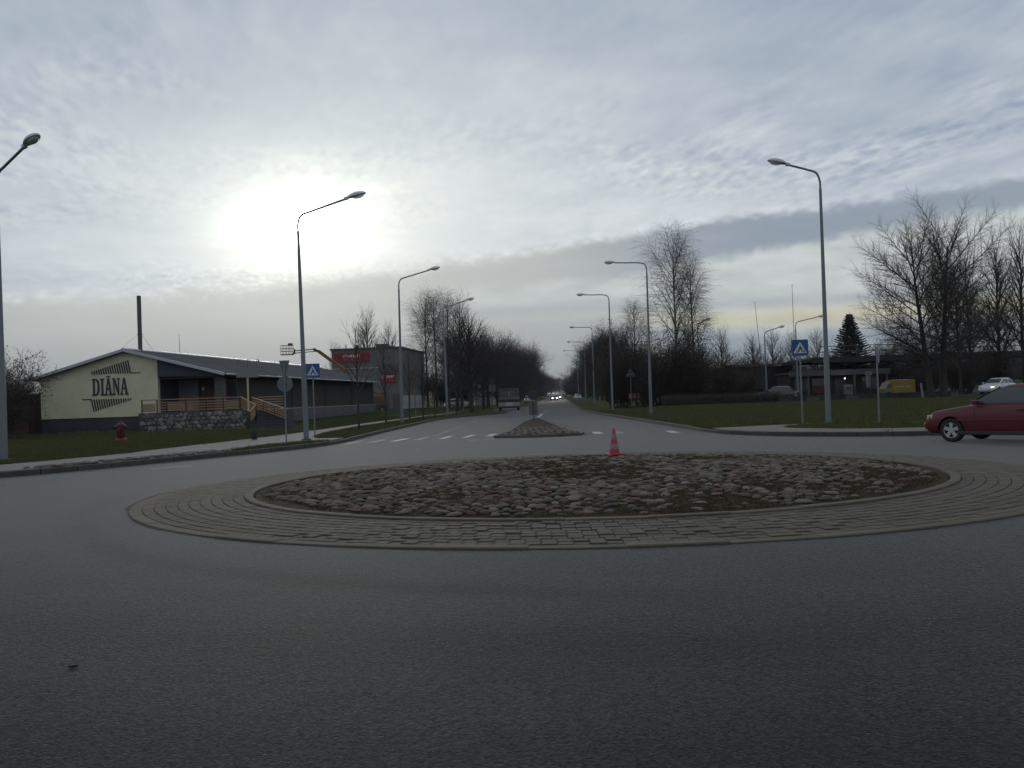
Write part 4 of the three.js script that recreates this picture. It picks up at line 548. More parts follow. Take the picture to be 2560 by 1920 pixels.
// ---------------------------------------------------------------- street lamps
function lampParts(T, H, arm, lift, head) {                                       // the arm reaches along +x
  const pole = part('pole', lathe([[0, 0], [0.1, 0], [0.1, 2.6], [0.088, 2.65], [0.052, H - 0.7], [0, H - 0.7]], 14), galv, T);
  part('base_plate', [cyl(0.17, 0.2, 0.1, 0, -0.02, 0, 14)], kerbMats[0], T); const hatch = part('service_door', box(0.1, 0.4, 0.02, 0, 1.0, 0.093), galv, pole);
  const s = Math.sin(lift), c = Math.cos(lift), b = 0.62;
  part('arm', tubeOf([[0, H - 0.72, 0], [0.01, H - 0.4, 0], [b * 0.22, H - 0.1, 0], [b * 0.8, H + b * 0.18 * s, 0], [b * 0.8 + (arm - b) * 0.5 * c, H + (b * 0.2 + (arm - b) * 0.5) * s, 0], [b * 0.8 + (arm - b) * c, H + (b * 0.2 + (arm - b)) * s, 0]], 0.041, 8, 30), galv, T);
  const hx = b * 0.8 + (arm - b) * c, hy = H + (b * 0.2 + (arm - b)) * s, g = new THREE.SphereGeometry(0.5, 20, 12); g.scale(0.8, 0.3, 0.36); const p = g.attributes.position;
  for (let i = 0; i < p.count; i++) { let x = p.getX(i), y = p.getY(i), z = p.getZ(i); if (y < 0) y *= 0.25; const t = (x + 0.4) / 0.8; const w = 0.55 + 0.45 * Math.sin(Math.min(1, t + 0.25) * Math.PI * 0.62); p.setXYZ(i, x, y * w, z * w); } g.computeVertexNormals();
  const shell = part('lamp_head', [place(g, 0.34, 0.01, 0), rbox(0.16, 0.11, 0.13, 0.02, -0.06, 0.01, 0)], mat('lamp shell', 0.5, 0.53, 0.55, 0.5), T, [hx, hy, 0]); shell.rotation.z = lift * 0.75;
  const lens = new THREE.SphereGeometry(0.5, 16, 8, 0, Math.PI * 2, Math.PI / 2, Math.PI / 2); lens.scale(0.46, 0.2, 0.26); part('lens', place(lens, 0.42, -0.01, 0), mat('lamp lens', 0.8, 0.8, 0.78, 0.25, { transmission: 0.55, thickness: 0 }), shell);
}
const lamps = [
  [-14.78, -27.9, 8.5, 1.85, 0.3, -0.62, 'tall street lamp cut by the left edge, its dark head above the lawn'],
  [-7.95, -36.9, 8.75, 2.15, 0.3, 0, 'tall street lamp before the sun beside the pedestrian crossing sign'],
  [-7.1, -61.5, 9.3, 2.15, 0.27, 0, 'second street lamp along the left verge, before the depot'],
  [-5.55, -81.5, 9.3, 2.15, 0.27, 0, 'third street lamp along the left verge, its arm before the birches'],
  [11.75, -35.9, 9.5, 1.45, 0.24, Math.PI + 0.12, 'tall nearest street lamp on the right lawn beside the footpath'],
  [9.1, -63.5, 10.0, 2.2, 0.03, Math.PI, 'street lamp on the right lawn edge left of the tall birch'],
  [8.6, -83, 10.0, 2.2, 0.03, Math.PI, 'third street lamp from the camera along the right kerb'],
  [10.1, -119, 9.7, 2.2, 0.03, Math.PI, 'fourth street lamp along the right kerb, before the dark tree row'],
  [11.8, -155, 9.7, 2.2, 0.03, Math.PI, 'fifth street lamp along the right kerb, half hidden in trees'],
  [12.9, -188, 9.7, 2.2, 0.03, Math.PI, 'sixth and farthest street lamp along the right kerb'],
];
for (const [x, z, H, arm, lift, turn, label] of lamps) { const T = thing('street_lamp', label, 'street lamp', [x, (x < 0 ? HL(x, z) : HR(x, z)) - 0.01, z], turn, 'lamps along the street'); T.rotation.z = 0.008 * Math.sin(x * 3.1 + z); T.rotation.x = 0.006 * Math.cos(z); lampParts(T, H, arm, lift); }
for (const [x, z, H, arm, lift, turn, label] of [[25.1, -95, 6.9, 1.5, 0.28, 0, 'shorter lamp on the forecourt left of the blue sign, arm to the right'], [27.6, -93, 7.6, 2.3, 0.2, 0, 'forecourt lamp standing behind the blue crossing sign'], [19.3, -99, 8.2, 0.9, 0.5, 0, 'dark lamp post beside the second birch trunk']]) { const T = thing('yard_lamp', label, 'lamp', [x, 0.34, z], turn, 'lamps of the filling station'); lampParts(T, H, arm, lift); }
for (const [x, z, H, lean, label] of [[26.0, -99, 10.2, 0.07, 'thin leaning mast above the left forecourt lamp'], [28.6, -97, 11.6, 0.0, 'thin upright mast above the forecourt lamp by the blue sign']]) { const T = thing('thin_mast', label, 'mast', [x, 0.3, z]); const m = part('pole', bar(V(0, 0, 0), V(-lean * H, H, 0), 0.05, 0.018, 8), steelDark, T); part('finial', new THREE.SphereGeometry(0.05, 8, 6).translate(-lean * H, H, 0), steelDark, T); part('foot', cyl(0.14, 0.18, 0.25, 0, 0, 0, 10), kerbMats[1], T); }
{ // twin globe garden lamp over the left bushes
  const T = thing('globe_lamp', 'dark post with two round globes above the bushes on the left', 'lamp', [-28.3, 0.28, -52]); part('post', bar(V(0, 0, 0), V(0, 4.1, 0), 0.06, 0.045), steelDark, T); part('cross_arm', bar(V(-0.16, 4.02, 0), V(0.22, 4.14, 0), 0.025), steelDark, T); for (const [x, y] of [[-0.2, 4.13], [0.26, 4.26]]) part('globe', new THREE.SphereGeometry(0.15, 14, 10).translate(x, y, 0), mat('smoked globe', 0.02, 0.02, 0.022, 0.35), T);
}
// ---------------------------------------------------------------- signs
const blue = mat('sign blue', 0.012, 0.075, 0.2, 0.45), signWhite = mat('sign white', 0.6, 0.63, 0.66, 0.5);
function crossingSign(x, y, z, turn, label, top) {
  const T = thing('crossing_sign', label, 'road sign', [x, y, z], turn, 'blue pedestrian crossing signs'); part('pole', cyl(0.03, 0.03, top, 0, 0, -0.04, 10), galv, T);
  const s = new THREE.Shape(), w = 0.31, r = 0.05; s.moveTo(-w + r, -w); s.lineTo(w - r, -w); s.quadraticCurveTo(w, -w, w, -w + r); s.lineTo(w, w - r); s.quadraticCurveTo(w, w, w - r, w); s.lineTo(-w + r, w); s.quadraticCurveTo(-w, w, -w, w - r); s.lineTo(-w, -w + r); s.quadraticCurveTo(-w, -w, -w + r, -w);
  const P = part('panel', new THREE.ExtrudeGeometry(s, { depth: 0.012, bevelEnabled: false }), blue, T, [0, top - 0.3, 0]);
  part('white_triangle', extrude([[0, 0.22], [0.245, -0.2], [-0.245, -0.2]], 0.002).translate(0, 0, 0.013), signWhite, P);
  const ped = [extrude([[-0.035, 0.04], [0.045, 0.045], [0.06, -0.04], [0.09, -0.17], [0.055, -0.17], [0.02, -0.05], [-0.05, -0.165], [-0.085, -0.165], [-0.03, -0.04]], 0.002), new THREE.CylinderGeometry(0.028, 0.028, 0.002, 12).rotateX(Math.PI / 2).translate(0.005, 0.085, 0.001), extrude([[-0.03, 0.035], [-0.09, -0.03], [-0.075, -0.045], [-0.02, 0.01]], 0.002), extrude([[0.04, 0.035], [0.1, -0.02], [0.085, -0.04], [0.03, 0.01]], 0.002)].map((g) => g.translate(0, 0, 0.0165));
  part('pedestrian', ped, mat('sign black figure', 0.012, 0.03, 0.07, 0.5), P); part('painted_bars', [-0.18, -0.115, 0.12, 0.175].map((bx) => extrude([[bx, -0.185], [bx + 0.035, -0.185], [bx * 0.62 + 0.02, -0.07], [bx * 0.62, -0.07]], 0.002).translate(0, 0, 0.0165)), mats['sign black figure'], P);
  part('back_rail', box(0.5, 0.03, 0.02, 0, 0.1, -0.012), galv, P);
}
crossingSign(-8.7, 0.14, -42.1, 0.0, 'blue crossing sign on the left behind the lamp post', 3.15);
crossingSign(11.0, 0.13, -36.6, -0.08, 'blue crossing sign on the right lawn, seen against the trees', 3.2);
{ // back of a give-way sign above the back of a round sign
  const T = thing('give_way_sign', 'grey back of a triangular sign above a round one on the left', 'road sign', [-8.45, 0.14, -35.8]); part('pole', cyl(0.03, 0.03, 3.05, 0, 0, 0.03, 10), galv, T); const tri = part('triangle_panel', extrude([[-0.19, 0.3], [0.19, 0.3], [0.02, -0.32], [-0.02, -0.32]], 0.012, 0.006), signBack, T, [0, 2.74, -0.02]); tri.rotation.y = 0; part('back_rail', [box(0.3, 0.03, 0.025, 0, 0.12, 0.03)], galv, tri);
  const d = part('round_panel', place(new THREE.CylinderGeometry(0.29, 0.29, 0.014, 28), 0, 0, 0, 0, Math.PI / 2), signBack, T, [0.0, 2.17, -0.02]); part('back_rail', [box(0.4, 0.03, 0.025, 0, 0.06, 0.02)], galv, d);
}
{ const T = thing('round_sign', 'round blue-grey sign turned almost edge-on on the right lawn', 'road sign', [13.3, 0.13, -34.9], 1.05); part('pole', cyl(0.03, 0.03, 2.75, 0, 0, -0.035, 10), galv, T); const d = part('disc', place(new THREE.CylinderGeometry(0.32, 0.32, 0.014, 28), 0, 2.48, 0, 0, Math.PI / 2), mat('sign faded blue', 0.1, 0.12, 0.2, 0.5), T); part('rim', place(new THREE.TorusGeometry(0.315, 0.012, 6, 28), 0, 2.48, 0), signBack, d); part('arrow', extrude([[-0.03, 2.28], [0.03, 2.28], [0.03, 2.55], [0.1, 2.55], [0, 2.7], [-0.1, 2.55], [-0.03, 2.55]], 0.003).translate(0, 0, 0.009), mat('arrow pale', 0.25, 0.27, 0.32, 0.6), d); }
{ const T = thing('island_sign', 'grey back of a keep-right panel and dark disc on the splitter island', 'road sign', [1.17, 0.09, -55]); part('pole', cyl(0.032, 0.032, 1.95, 0, 0, 0.03, 10), steelDark, T); const p = part('panel', rbox(0.5, 0.76, 0.014, 0.006, 0, 0.78, 0), mat('panel dark', 0.085, 0.095, 0.098, 0.6), T); part('back_rail', [box(0.4, 0.03, 0.02, 0, 0.95, 0.016), box(0.4, 0.03, 0.02, 0, 0.6, 0.016)], signBack, p); part('disc', place(new THREE.CylinderGeometry(0.3, 0.3, 0.014, 26), 0, 1.55, 0, 0, Math.PI / 2), mat('disc dark', 0.03, 0.032, 0.035, 0.6), T); }
{ const T = thing('bus_stop_sign', 'grey back of a round sign over a square one before the bus bay', 'road sign', [-2.2, 0.16, -106]); part('pole', cyl(0.04, 0.04, 3.4, 0, 0, 0.04, 10), steelDark, T); const p = part('square_panel', rbox(0.72, 0.74, 0.02, 0.008, 0, 2.5, 0), mat('square grey', 0.14, 0.155, 0.16, 0.6), T); part('back_rail', box(0.6, 0.04, 0.03, 0, 2.6, 0.02), galv, p); part('disc', place(new THREE.CylinderGeometry(0.32, 0.32, 0.02, 26), 0, 3.22, 0, 0, Math.PI / 2), mat('disc grey', 0.07, 0.072, 0.075, 0.6), T); }
{ const T = thing('warning_sign', 'grey triangular sign on a pole before the dark bushes right', 'road sign', [10.8, 0.3, -87.5]); part('pole', cyl(0.04, 0.04, 2.9, 0, 0, 0, 10), signBack, T); const t = part('triangle_panel', extrude([[-0.48, -0.36], [0.48, -0.36], [0, 0.46]], 0.02, 0.01), mat('warning grey', 0.04, 0.044, 0.044, 0.6), T, [0, 3.1, 0.03]); part('back_rail', box(0.6, 0.04, 0.03, 0, -0.15, 0.035), galv, t); }
{ const T = thing('red_board', 'low red and white board on legs beside the triangular sign', 'sign', [11.3, 0.3, -89]); part('board', box(1.15, 0.42, 0.04, 0, 1.0, 0), mat('board red', 0.2, 0.045, 0.035, 0.7), T); part('stripe', [-0.4, 0, 0.4].map((x) => box(0.16, 0.42, 0.01, x, 1.0, 0.027)), mat('board pale', 0.3, 0.2, 0.18, 0.7), T); for (const x of [-0.45, 0.45]) part('leg', box(0.05, 0.85, 0.05, x, 0.42, -0.02), steelDark, T); }
{ // traffic cone
  const T = thing('traffic_cone', 'bright red traffic cone with two pale bands on the island', 'cone', [2.14, domeY(Math.hypot(2.14 - CX, -20.6 - CZ)) + 0.015, -20.6], 0.2), red = mat('cone red', 0.5, 0.022, 0.045, 0.6, { map: stuccoMap }), pale = mat('cone band', 0.2, 0.195, 0.19, 0.55, { map: stuccoMap });
  const R = (y) => lerp(0.115, 0.026, (y - 0.03) / 0.53), sec = (a, b, o = 0) => lathe([[R(a) + o, a], [R(b) + o, b]], 28);
  part('base', rbox(0.31, 0.035, 0.31, 0.012, 0, 0.018, 0), red, T); part('shell', [sec(0.03, 0.56), lathe([[0.026, 0.56], [0.02, 0.568], [0, 0.568]], 16)], red, T); part('pale_band', sec(0.13, 0.235, 0.002), pale, T); part('pale_band', sec(0.335, 0.45, 0.002), pale, T);
}
{ const T = thing('stone_heap', 'pale dry stems and rubble lying along the dark plinth', 'rubble', [-26.0, 0.25, -57.3]), rnd = mulberry(2); for (let i = 0; i < 26; i++) { const m = part('rubble_stone', pebbles[i % 6], stoneMats[(rnd() * 7) | 0], T, [-1.0 + rnd() * 3.3, 0.05 + rnd() * 0.06, (rnd() - 0.5) * 0.3]); m.scale.set(0.12 + rnd() * 0.14, 0.14 + rnd() * 0.14, 0.12 + rnd() * 0.1); m.rotation.y = rnd() * 3; } }
// ---------------------------------------------------------------- trees and shrubs
class Wood {                                                                      // collects tapered limbs as one mesh
  constructor() { this.p = []; this.n = []; this.i = []; }
  limb(pts, rad, k) {
    const base = this.p.length / 3, m = pts.length; let ux = 1, uy = 0, uz = 0;
    for (let a = 0; a < m; a++) {
      const q = pts[Math.min(a + 1, m - 1)], o = pts[Math.max(a - 1, 0)]; let dx = q[0] - o[0], dy = q[1] - o[1], dz = q[2] - o[2]; const l = Math.hypot(dx, dy, dz) || 1; dx /= l; dy /= l; dz /= l;
      if (a === 0) { if (Math.abs(dx) > 0.8) { ux = 0; uz = 1; } } const t = ux * dx + uy * dy + uz * dz; ux -= dx * t; uy -= dy * t; uz -= dz * t; const ul = Math.hypot(ux, uy, uz) || 1; ux /= ul; uy /= ul; uz /= ul;
      const vx = dy * uz - dz * uy, vy = dz * ux - dx * uz, vz = dx * uy - dy * ux;
      for (let s = 0; s < k; s++) { const c = Math.cos((s / k) * 6.2832), d = Math.sin((s / k) * 6.2832), nx = ux * c + vx * d, ny = uy * c + vy * d, nz = uz * c + vz * d; this.p.push(pts[a][0] + nx * rad[a], pts[a][1] + ny * rad[a], pts[a][2] + nz * rad[a]); this.n.push(nx, ny, nz); }
    }
    for (let a = 0; a < m - 1; a++) for (let s = 0; s < k; s++) { const b = base + a * k + s, c = base + a * k + ((s + 1) % k); this.i.push(b, c, b + k, c, c + k, b + k); }
  }
  spike(x, y, z, dx, dy, dz, L, r) {                                              // a twig: three faces that run to a point
    const l = Math.hypot(dx, dy, dz) || 1; dx /= l; dy /= l; dz /= l; let ux = dy, uy = -dx, uz = 0; let ul = Math.hypot(ux, uy, uz); if (ul < 0.1) { ux = 1; uy = 0; uz = 0; ul = 1; } ux /= ul; uy /= ul; uz /= ul; const vx = dy * uz - dz * uy, vy = dz * ux - dx * uz, vz = dx * uy - dy * ux, b = this.p.length / 3;
    for (let s = 0; s < 3; s++) { const c = Math.cos(s * 2.094), d = Math.sin(s * 2.094), nx = ux * c + vx * d, ny = uy * c + vy * d, nz = uz * c + vz * d; this.p.push(x + nx * r, y + ny * r, z + nz * r); this.n.push(nx, ny, nz); }
    this.p.push(x + dx * L, y + dy * L, z + dz * L); this.n.push(dx, dy, dz); this.i.push(b, b + 1, b + 3, b + 1, b + 2, b + 3, b + 2, b, b + 3);
  }
  leaf(x, y, z, s, rnd) { const a = rnd() * 6.28, b = (rnd() - 0.5) * 2.4, dx = Math.cos(a) * Math.cos(b), dy = Math.sin(b), dz = Math.sin(a) * Math.cos(b), ex = -Math.sin(a), ez = Math.cos(a), k = this.p.length / 3; this.p.push(x, y, z, x + dx * s * 0.5 + ex * s * 0.35, y + dy * s * 0.5, z + dz * s * 0.5 + ez * s * 0.35, x + dx * s, y + dy * s, z + dz * s, x + dx * s * 0.5 - ex * s * 0.35, y + dy * s * 0.5, z + dz * s * 0.5 - ez * s * 0.35); const nx = -Math.sin(b) * Math.cos(a), ny = Math.cos(b), nz = -Math.sin(b) * Math.sin(a); for (let q = 0; q < 4; q++) this.n.push(nx, ny, nz); this.i.push(k, k + 1, k + 2, k, k + 2, k + 3); }
  geo() { const g = new THREE.BufferGeometry(); g.setAttribute('position', new THREE.Float32BufferAttribute(this.p, 3)); g.setAttribute('normal', new THREE.Float32BufferAttribute(this.n, 3)); g.setIndex(this.i); return g; }
}
function grow(seed, C) {                                                          // C: list of levels; level 0 is the trunk
  const rnd = mulberry(seed), trunk = new Wood(), crown = new Wood(), leaves = new Wood(), G = () => rnd() + rnd() - 1;
  function branch(p, d, L, r, lv, top) {
    const c = C[lv], last = lv === C.length - 1;
    if (last) { crown.spike(p[0], p[1], p[2], d[0], d[1] + (c.up || 0), d[2], L, r); if (c.leaf && rnd() < c.leaf) for (let q = 0; q < (c.leafN || 2); q++) { const t = 0.3 + 0.7 * rnd(); leaves.leaf(p[0] + d[0] * L * t, p[1] + d[1] * L * t, p[2] + d[2] * L * t, c.leafS || 0.12, rnd); } return; }
    const n = c.seg, pts = [p], rad = [r], dirs = [d.slice()], st = L / n; let q = p.slice(); d = d.slice();
    for (let i = 1; i <= n; i++) { d[0] += G() * c.wob; d[1] += G() * c.wob * 0.6 + (c.up || 0); d[2] += G() * c.wob; const l = Math.hypot(...d); d = d.map((v) => v / l); q = [q[0] + d[0] * st, q[1] + d[1] * st, q[2] + d[2] * st]; pts.push(q); rad.push(Math.max(0.004, r * (1 - (c.taper ?? 0.85) * (i / n)))); dirs.push(d.slice()); }
    (lv < (C[0].trunkLevels || 1) ? trunk : crown).limb(pts, rad, c.k);
    const m = Math.max(1, Math.round(c.n * (0.8 + 0.4 * rnd()) * (lv ? Math.min(1.3, Math.max(0.45, L / c.ref)) : 1)));
    let a0 = rnd() * 6.28;
    for (let k = 0; k < m; k++) {
      const t = c.from + (1 - c.from) * ((k + rnd() * 0.9) / m), f = Math.min(n - 1e-6, t * n), i = Math.floor(f), w = f - i, pos = [0, 1, 2].map((j) => lerp(pts[i][j], pts[i + 1][j], w)), dd = dirs[i], rr = lerp(rad[i], rad[i + 1], w);
      a0 += 2.4 + G() * 0.5; const an = c.ang(t) + G() * 0.2;
      let ux = dd[1], uy = -dd[0], uz = 0.15, dt = ux * dd[0] + uy * dd[1] + uz * dd[2]; ux -= dd[0] * dt; uy -= dd[1] * dt; uz -= dd[2] * dt; let ul = Math.hypot(ux, uy, uz) || 1; if (ul < 0.05) { ux = 1; uy = 0; uz = 0; ul = 1; } ux /= ul; uy /= ul; uz /= ul; const vx = dd[1] * uz - dd[2] * uy, vy = dd[2] * ux - dd[0] * uz, vz = dd[0] * uy - dd[1] * ux, ca = Math.cos(a0), sa = Math.sin(a0), sn = Math.sin(an), cn = Math.cos(an);
      const nd = [dd[0] * cn + (ux * ca + vx * sa) * sn, dd[1] * cn + (uy * ca + vy * sa) * sn, dd[2] * cn + (uz * ca + vz * sa) * sn];
      branch(pos, nd, c.len(t, L) * (0.75 + 0.5 * rnd()), Math.min(rr * 0.8, c.rad(t, r)), lv + 1, t);
    }
  }
  const stems = C[0].stems || [[0, 0, 0, 0, 1]];
  for (const [x, z, lx, lz, s] of stems) { const l = Math.hypot(lx, 1, lz); branch([x, -0.15, z], [lx / l, 1 / l, lz / l], C[0].L * s, C[0].r * s, 0, 0); }
  return { trunk: trunk.geo(), crown: crown.geo(), leaves: leaves.i.length ? leaves.geo() : null };
}
const barkDark = mat('dark bark', 0.034, 0.029, 0.025, 0.95), barkGrey = mat('grey bark', 0.07, 0.062, 0.055, 0.95), twigM = mat('twigs', 0.038, 0.03, 0.027, 0.95), twigRed = mat('reddish twigs', 0.05, 0.032, 0.027, 0.95), birchM = mat('birch bark', 0.2, 0.19, 0.175, 0.9), deadLeaf = mat('dead leaves', 0.05, 0.034, 0.024, 0.95, { side: THREE.DoubleSide }), needleM = mat('needles', 0.02, 0.03, 0.022, 0.95, { side: THREE.DoubleSide }), greenLeaf = mat('dark green leaves', 0.026, 0.034, 0.018, 0.9, { side: THREE.DoubleSide });
const K = {};
const kinds = {
  broad: (s) => grow(s, [ // big bare tree with two stems
    { L: 10.6, r: 0.27, stems: [[-0.42, 0, -0.1, 0.02, 0.94], [0.3, 0, 0.035, -0.01, 1.0]], seg: 12, k: 8, wob: 0.04, taper: 0.88, n: 27, from: 0.19, ang: (t) => lerp(1.32, 0.5, Math.pow(t, 1.1)), len: (t, L) => L * (t < 0.45 ? lerp(0.42, 0.52, t / 0.45) : lerp(0.52, 0.34, (t - 0.45) / 0.55)), rad: (t, r) => r * lerp(0.2, 0.17, t) },
    { seg: 8, k: 5, wob: 0.09, up: 0.02, taper: 0.85, n: 27, ref: 4.5, from: 0.12, ang: () => 0.75, len: (t, L) => L * lerp(0.36, 0.18, t), rad: (t, r) => r * 0.42 },
    { seg: 4, k: 3, wob: 0.16, up: 0.05, taper: 0.8, n: 17, ref: 1.2, from: 0.06, ang: () => 0.85, len: (t, L) => Math.max(0.3, L * 0.38), rad: (t, r) => Math.max(0.008, r * 0.35) },
    { up: 0.1 }]),
  elm: (s) => grow(s, [ // wide bare street tree
    { L: 9.6, r: 0.3, seg: 8, k: 8, wob: 0.05, taper: 0.9, n: 34, from: 0.2, ang: (t) => lerp(1.15, 0.42, t), len: (t, L) => L * (t < 0.4 ? lerp(0.36, 0.46, t / 0.4) : lerp(0.46, 0.2, (t - 0.4) / 0.6)), rad: (t, r) => r * 0.3 },
    { seg: 7, k: 4, wob: 0.12, up: 0.05, n: 18, ref: 4, from: 0.12, ang: () => 0.75, len: (t, L) => L * lerp(0.42, 0.22, t), rad: (t, r) => r * 0.42 },
    { seg: 3, k: 3, wob: 0.16, up: 0.05, n: 14, ref: 1.4, from: 0.08, ang: () => 0.75, len: (t, L) => Math.max(0.4, L * 0.45), rad: () => 0.015 },
    { up: 0.1 }]),
  ash: (s) => grow(s, [ // upright bare tree
    { L: 12.5, r: 0.2, seg: 10, k: 7, wob: 0.05, taper: 0.9, n: 34, from: 0.2, ang: (t) => lerp(0.95, 0.4, t), len: (t, L) => L * lerp(0.42, 0.17, t), rad: (t, r) => r * 0.3 },
    { seg: 6, k: 4, wob: 0.1, up: 0.06, n: 16, ref: 4, from: 0.15, ang: () => 0.6, len: (t, L) => L * lerp(0.42, 0.25, t), rad: (t, r) => r * 0.42 },
    { seg: 3, k: 3, wob: 0.13, up: 0.08, n: 12, ref: 1.5, from: 0.1, ang: () => 0.65, len: (t, L) => Math.max(0.35, L * 0.44), rad: (t, r) => Math.max(0.011, r * 0.45) },
    { up: 0.15 }]),
  birch: (s) => grow(s, [
    { L: 15.5, r: 0.19, seg: 12, k: 7, wob: 0.03, taper: 0.93, n: 42, from: 0.13, ang: (t) => lerp(0.8, 0.4, t), len: (t, L) => L * (0.06 + 0.2 * Math.sin(Math.PI * Math.pow(1 - t, 0.75))), rad: (t, r) => r * lerp(0.28, 0.16, t) },
    { seg: 6, k: 4, wob: 0.09, up: 0.02, n: 13, ref: 3, from: 0.2, ang: () => 0.65, len: (t, L) => L * 0.42, rad: (t, r) => r * 0.4 },
    { seg: 4, k: 3, wob: 0.1, up: -0.16, n: 9, ref: 1.2, from: 0.1, ang: () => 0.6, len: (t, L) => Math.max(0.4, L * 0.5), rad: () => 0.009 },
    { up: -0.55 }]),
  dense: (s) => grow(s, [ // street tree with a full round head, still holding brown leaves
    { L: 8.2, r: 0.27, seg: 8, k: 8, wob: 0.04, taper: 0.85, n: 34, from: 0.2, ang: (t) => lerp(1.35, 0.4, t), len: (t, L) => L * (0.2 + 0.3 * Math.sin(Math.PI * Math.min(1, t * 0.8 + 0.08))), rad: (t, r) => r * 0.3 },
    { seg: 6, k: 4, wob: 0.14, up: 0.06, n: 15, ref: 4, from: 0.15, ang: () => 0.8, len: (t, L) => L * 0.42, rad: (t, r) => r * 0.42 },
    { seg: 3, k: 3, wob: 0.18, up: 0.03, n: 11, ref: 1.5, from: 0.05, ang: () => 0.8, len: (t, L) => Math.max(0.4, L * 0.42), rad: () => 0.015 },
    { up: 0.05, leaf: 0.45, leafN: 2, leafS: 0.115 }]),
  young: (s) => grow(s, [
    { L: 4.9, r: 0.062, seg: 9, k: 7, wob: 0.03, taper: 0.85, n: 17, from: 0.34, ang: (t) => lerp(0.85, 0.3, t), len: (t, L) => L * lerp(0.42, 0.14, t), rad: (t, r) => r * 0.42 },
    { seg: 5, k: 4, wob: 0.1, up: 0.07, n: 7, ref: 1.5, from: 0.2, ang: () => 0.6, len: (t, L) => L * 0.42, rad: (t, r) => r * 0.45 },
    { seg: 3, k: 3, wob: 0.12, up: 0.06, n: 5, ref: 0.6, from: 0.15, ang: () => 0.6, len: (t, L) => Math.max(0.15, L * 0.45), rad: () => 0.005 },
    { up: 0.1 }]),
  shrub: (s) => { const r = mulberry(s * 7 + 1), st = []; for (let i = 0; i < 14; i++) st.push([(r() - 0.5) * 0.9, (r() - 0.5) * 0.9, (r() - 0.5) * 1.3, (r() - 0.5) * 1.3, 0.6 + r() * 0.5]); return grow(s, [
    { L: 4, r: 0.05, stems: st, seg: 6, k: 5, wob: 0.09, taper: 0.85, n: 12, from: 0.12, ang: () => 0.65, len: (t, L) => L * lerp(0.42, 0.22, t), rad: (t, q) => q * 0.5 },
    { seg: 4, k: 3, wob: 0.15, up: 0.05, n: 8, ref: 1.3, from: 0.1, ang: () => 0.7, len: (t, L) => L * 0.45, rad: (t, q) => Math.max(0.01, q * 0.5) },
    { seg: 2, k: 3, wob: 0.15, up: 0.05, n: 9, ref: 0.6, from: 0.05, ang: () => 0.7, len: (t, L) => Math.max(0.28, L * 0.5), rad: () => 0.014 },
    { up: 0.08, leaf: 0.5, leafN: 1, leafS: 0.1 }]); },
};
const proto = (kind, seed) => K[kind + seed] || (K[kind + seed] = kinds[kind](seed));
function tree(name, category, kind, seed, x, y, z, sc, turn, label, group, m = {}) {
  const P = proto(kind, seed), T = thing(name, label, category, [x, y, z], turn, group); if (Array.isArray(sc)) T.scale.set(...sc); else T.scale.setScalar(sc);
  part('trunk', P.trunk, m.trunk || barkDark, T); const c = part('crown', P.crown, m.crown || twigM, T); if (P.leaves) part('withered_leaves', P.leaves, m.leaves || deadLeaf, c);
  return T;
}
// young trees on the left verge
[[-7.6, -47.4, 1.06, 1, 0.3, 'nearest young bare tree on the left verge, its crown before the shop wall'], [-7.65, -57.8, 1.0, 2, 2.1, 'second young bare tree on the verge, before the lower red banner'], [-7.0, -65.2, 0.98, 1, 4.0, 'third young bare tree on the verge, before the depot corner'], [-6.55, -70.4, 1.0, 2, 5.2, 'fourth young bare tree on the verge, right of the whitewashed base'], [-6.1, -75.2, 0.95, 1, 1.3, 'fifth young bare tree on the verge, just past the white wall'], [-5.6, -95, 1.0, 2, 0.4, 'last young bare tree on the verge beside the big street tree']].forEach(([x, z, s, seed, t, l]) => tree('young_tree', 'tree', 'young', seed, x, HL(x, z), z, s, t, l, 'young trees on the left verge', { trunk: barkDark }));
for (const [x, z, h, l] of [[-7.4, -73.3, 2.4, 'thin grey post on the verge between two young trees'], [-5.35, -105, 1.3, 'short dark post on the verge left of the first big street tree']]) { const T = thing('verge_post', l, 'post', [x, HL(x, z), z]); part('shaft', cyl(0.04, 0.045, h, 0, -0.05, 0, 8), signBack, T); part('cap', new THREE.SphereGeometry(0.05, 8, 6).translate(0, h - 0.05, 0), steelDark, T); }
const ordinal = ['nearest', 'second', 'third', 'fourth', 'fifth', 'sixth', 'seventh', 'eighth', 'ninth', 'tenth', 'eleventh', 'twelfth', 'thirteenth'];
// the dense row left of the street
[[-4.4, -102.5, 0.98, 1, 0], [-6.4, -111, 0.92, 2, 1.1], [-3.7, -121, 0.9, 2, 2], [-3.4, -134, 1.0, 1, 3.3], [-2.3, -147, 0.86, 2, 4.4], [-1.2, -160, 1.1, 3, 0.9], [-0.6, -174, 0.96, 1, 5.3], [0.6, -188, 1.15, 2, 1.7], [1.6, -204, 1.05, 1, 2.6], [3.2, -222, 1.25, 3, 3.9], [5.0, -250, 1.3, 2, 5.9]].forEach(([x, z, s, seed, t], i) => tree('street_tree', 'tree', i < 2 ? 'elm' : 'dense', seed, x, HL(x, z), z, s, t, i < 1 ? 'nearest dense dark street tree on the left, thick trunk beside the footpath' : i < 2 ? 'second bare-crowned street tree on the left, behind the first thick trunk' : ordinal[i] + ' dense dark street tree of the left row, counted from the camera', i < 1 ? 'nearest left street tree' : i < 3 ? 'left street trees before the bus' : 'left street trees behind the bus', { crown: twigM }));
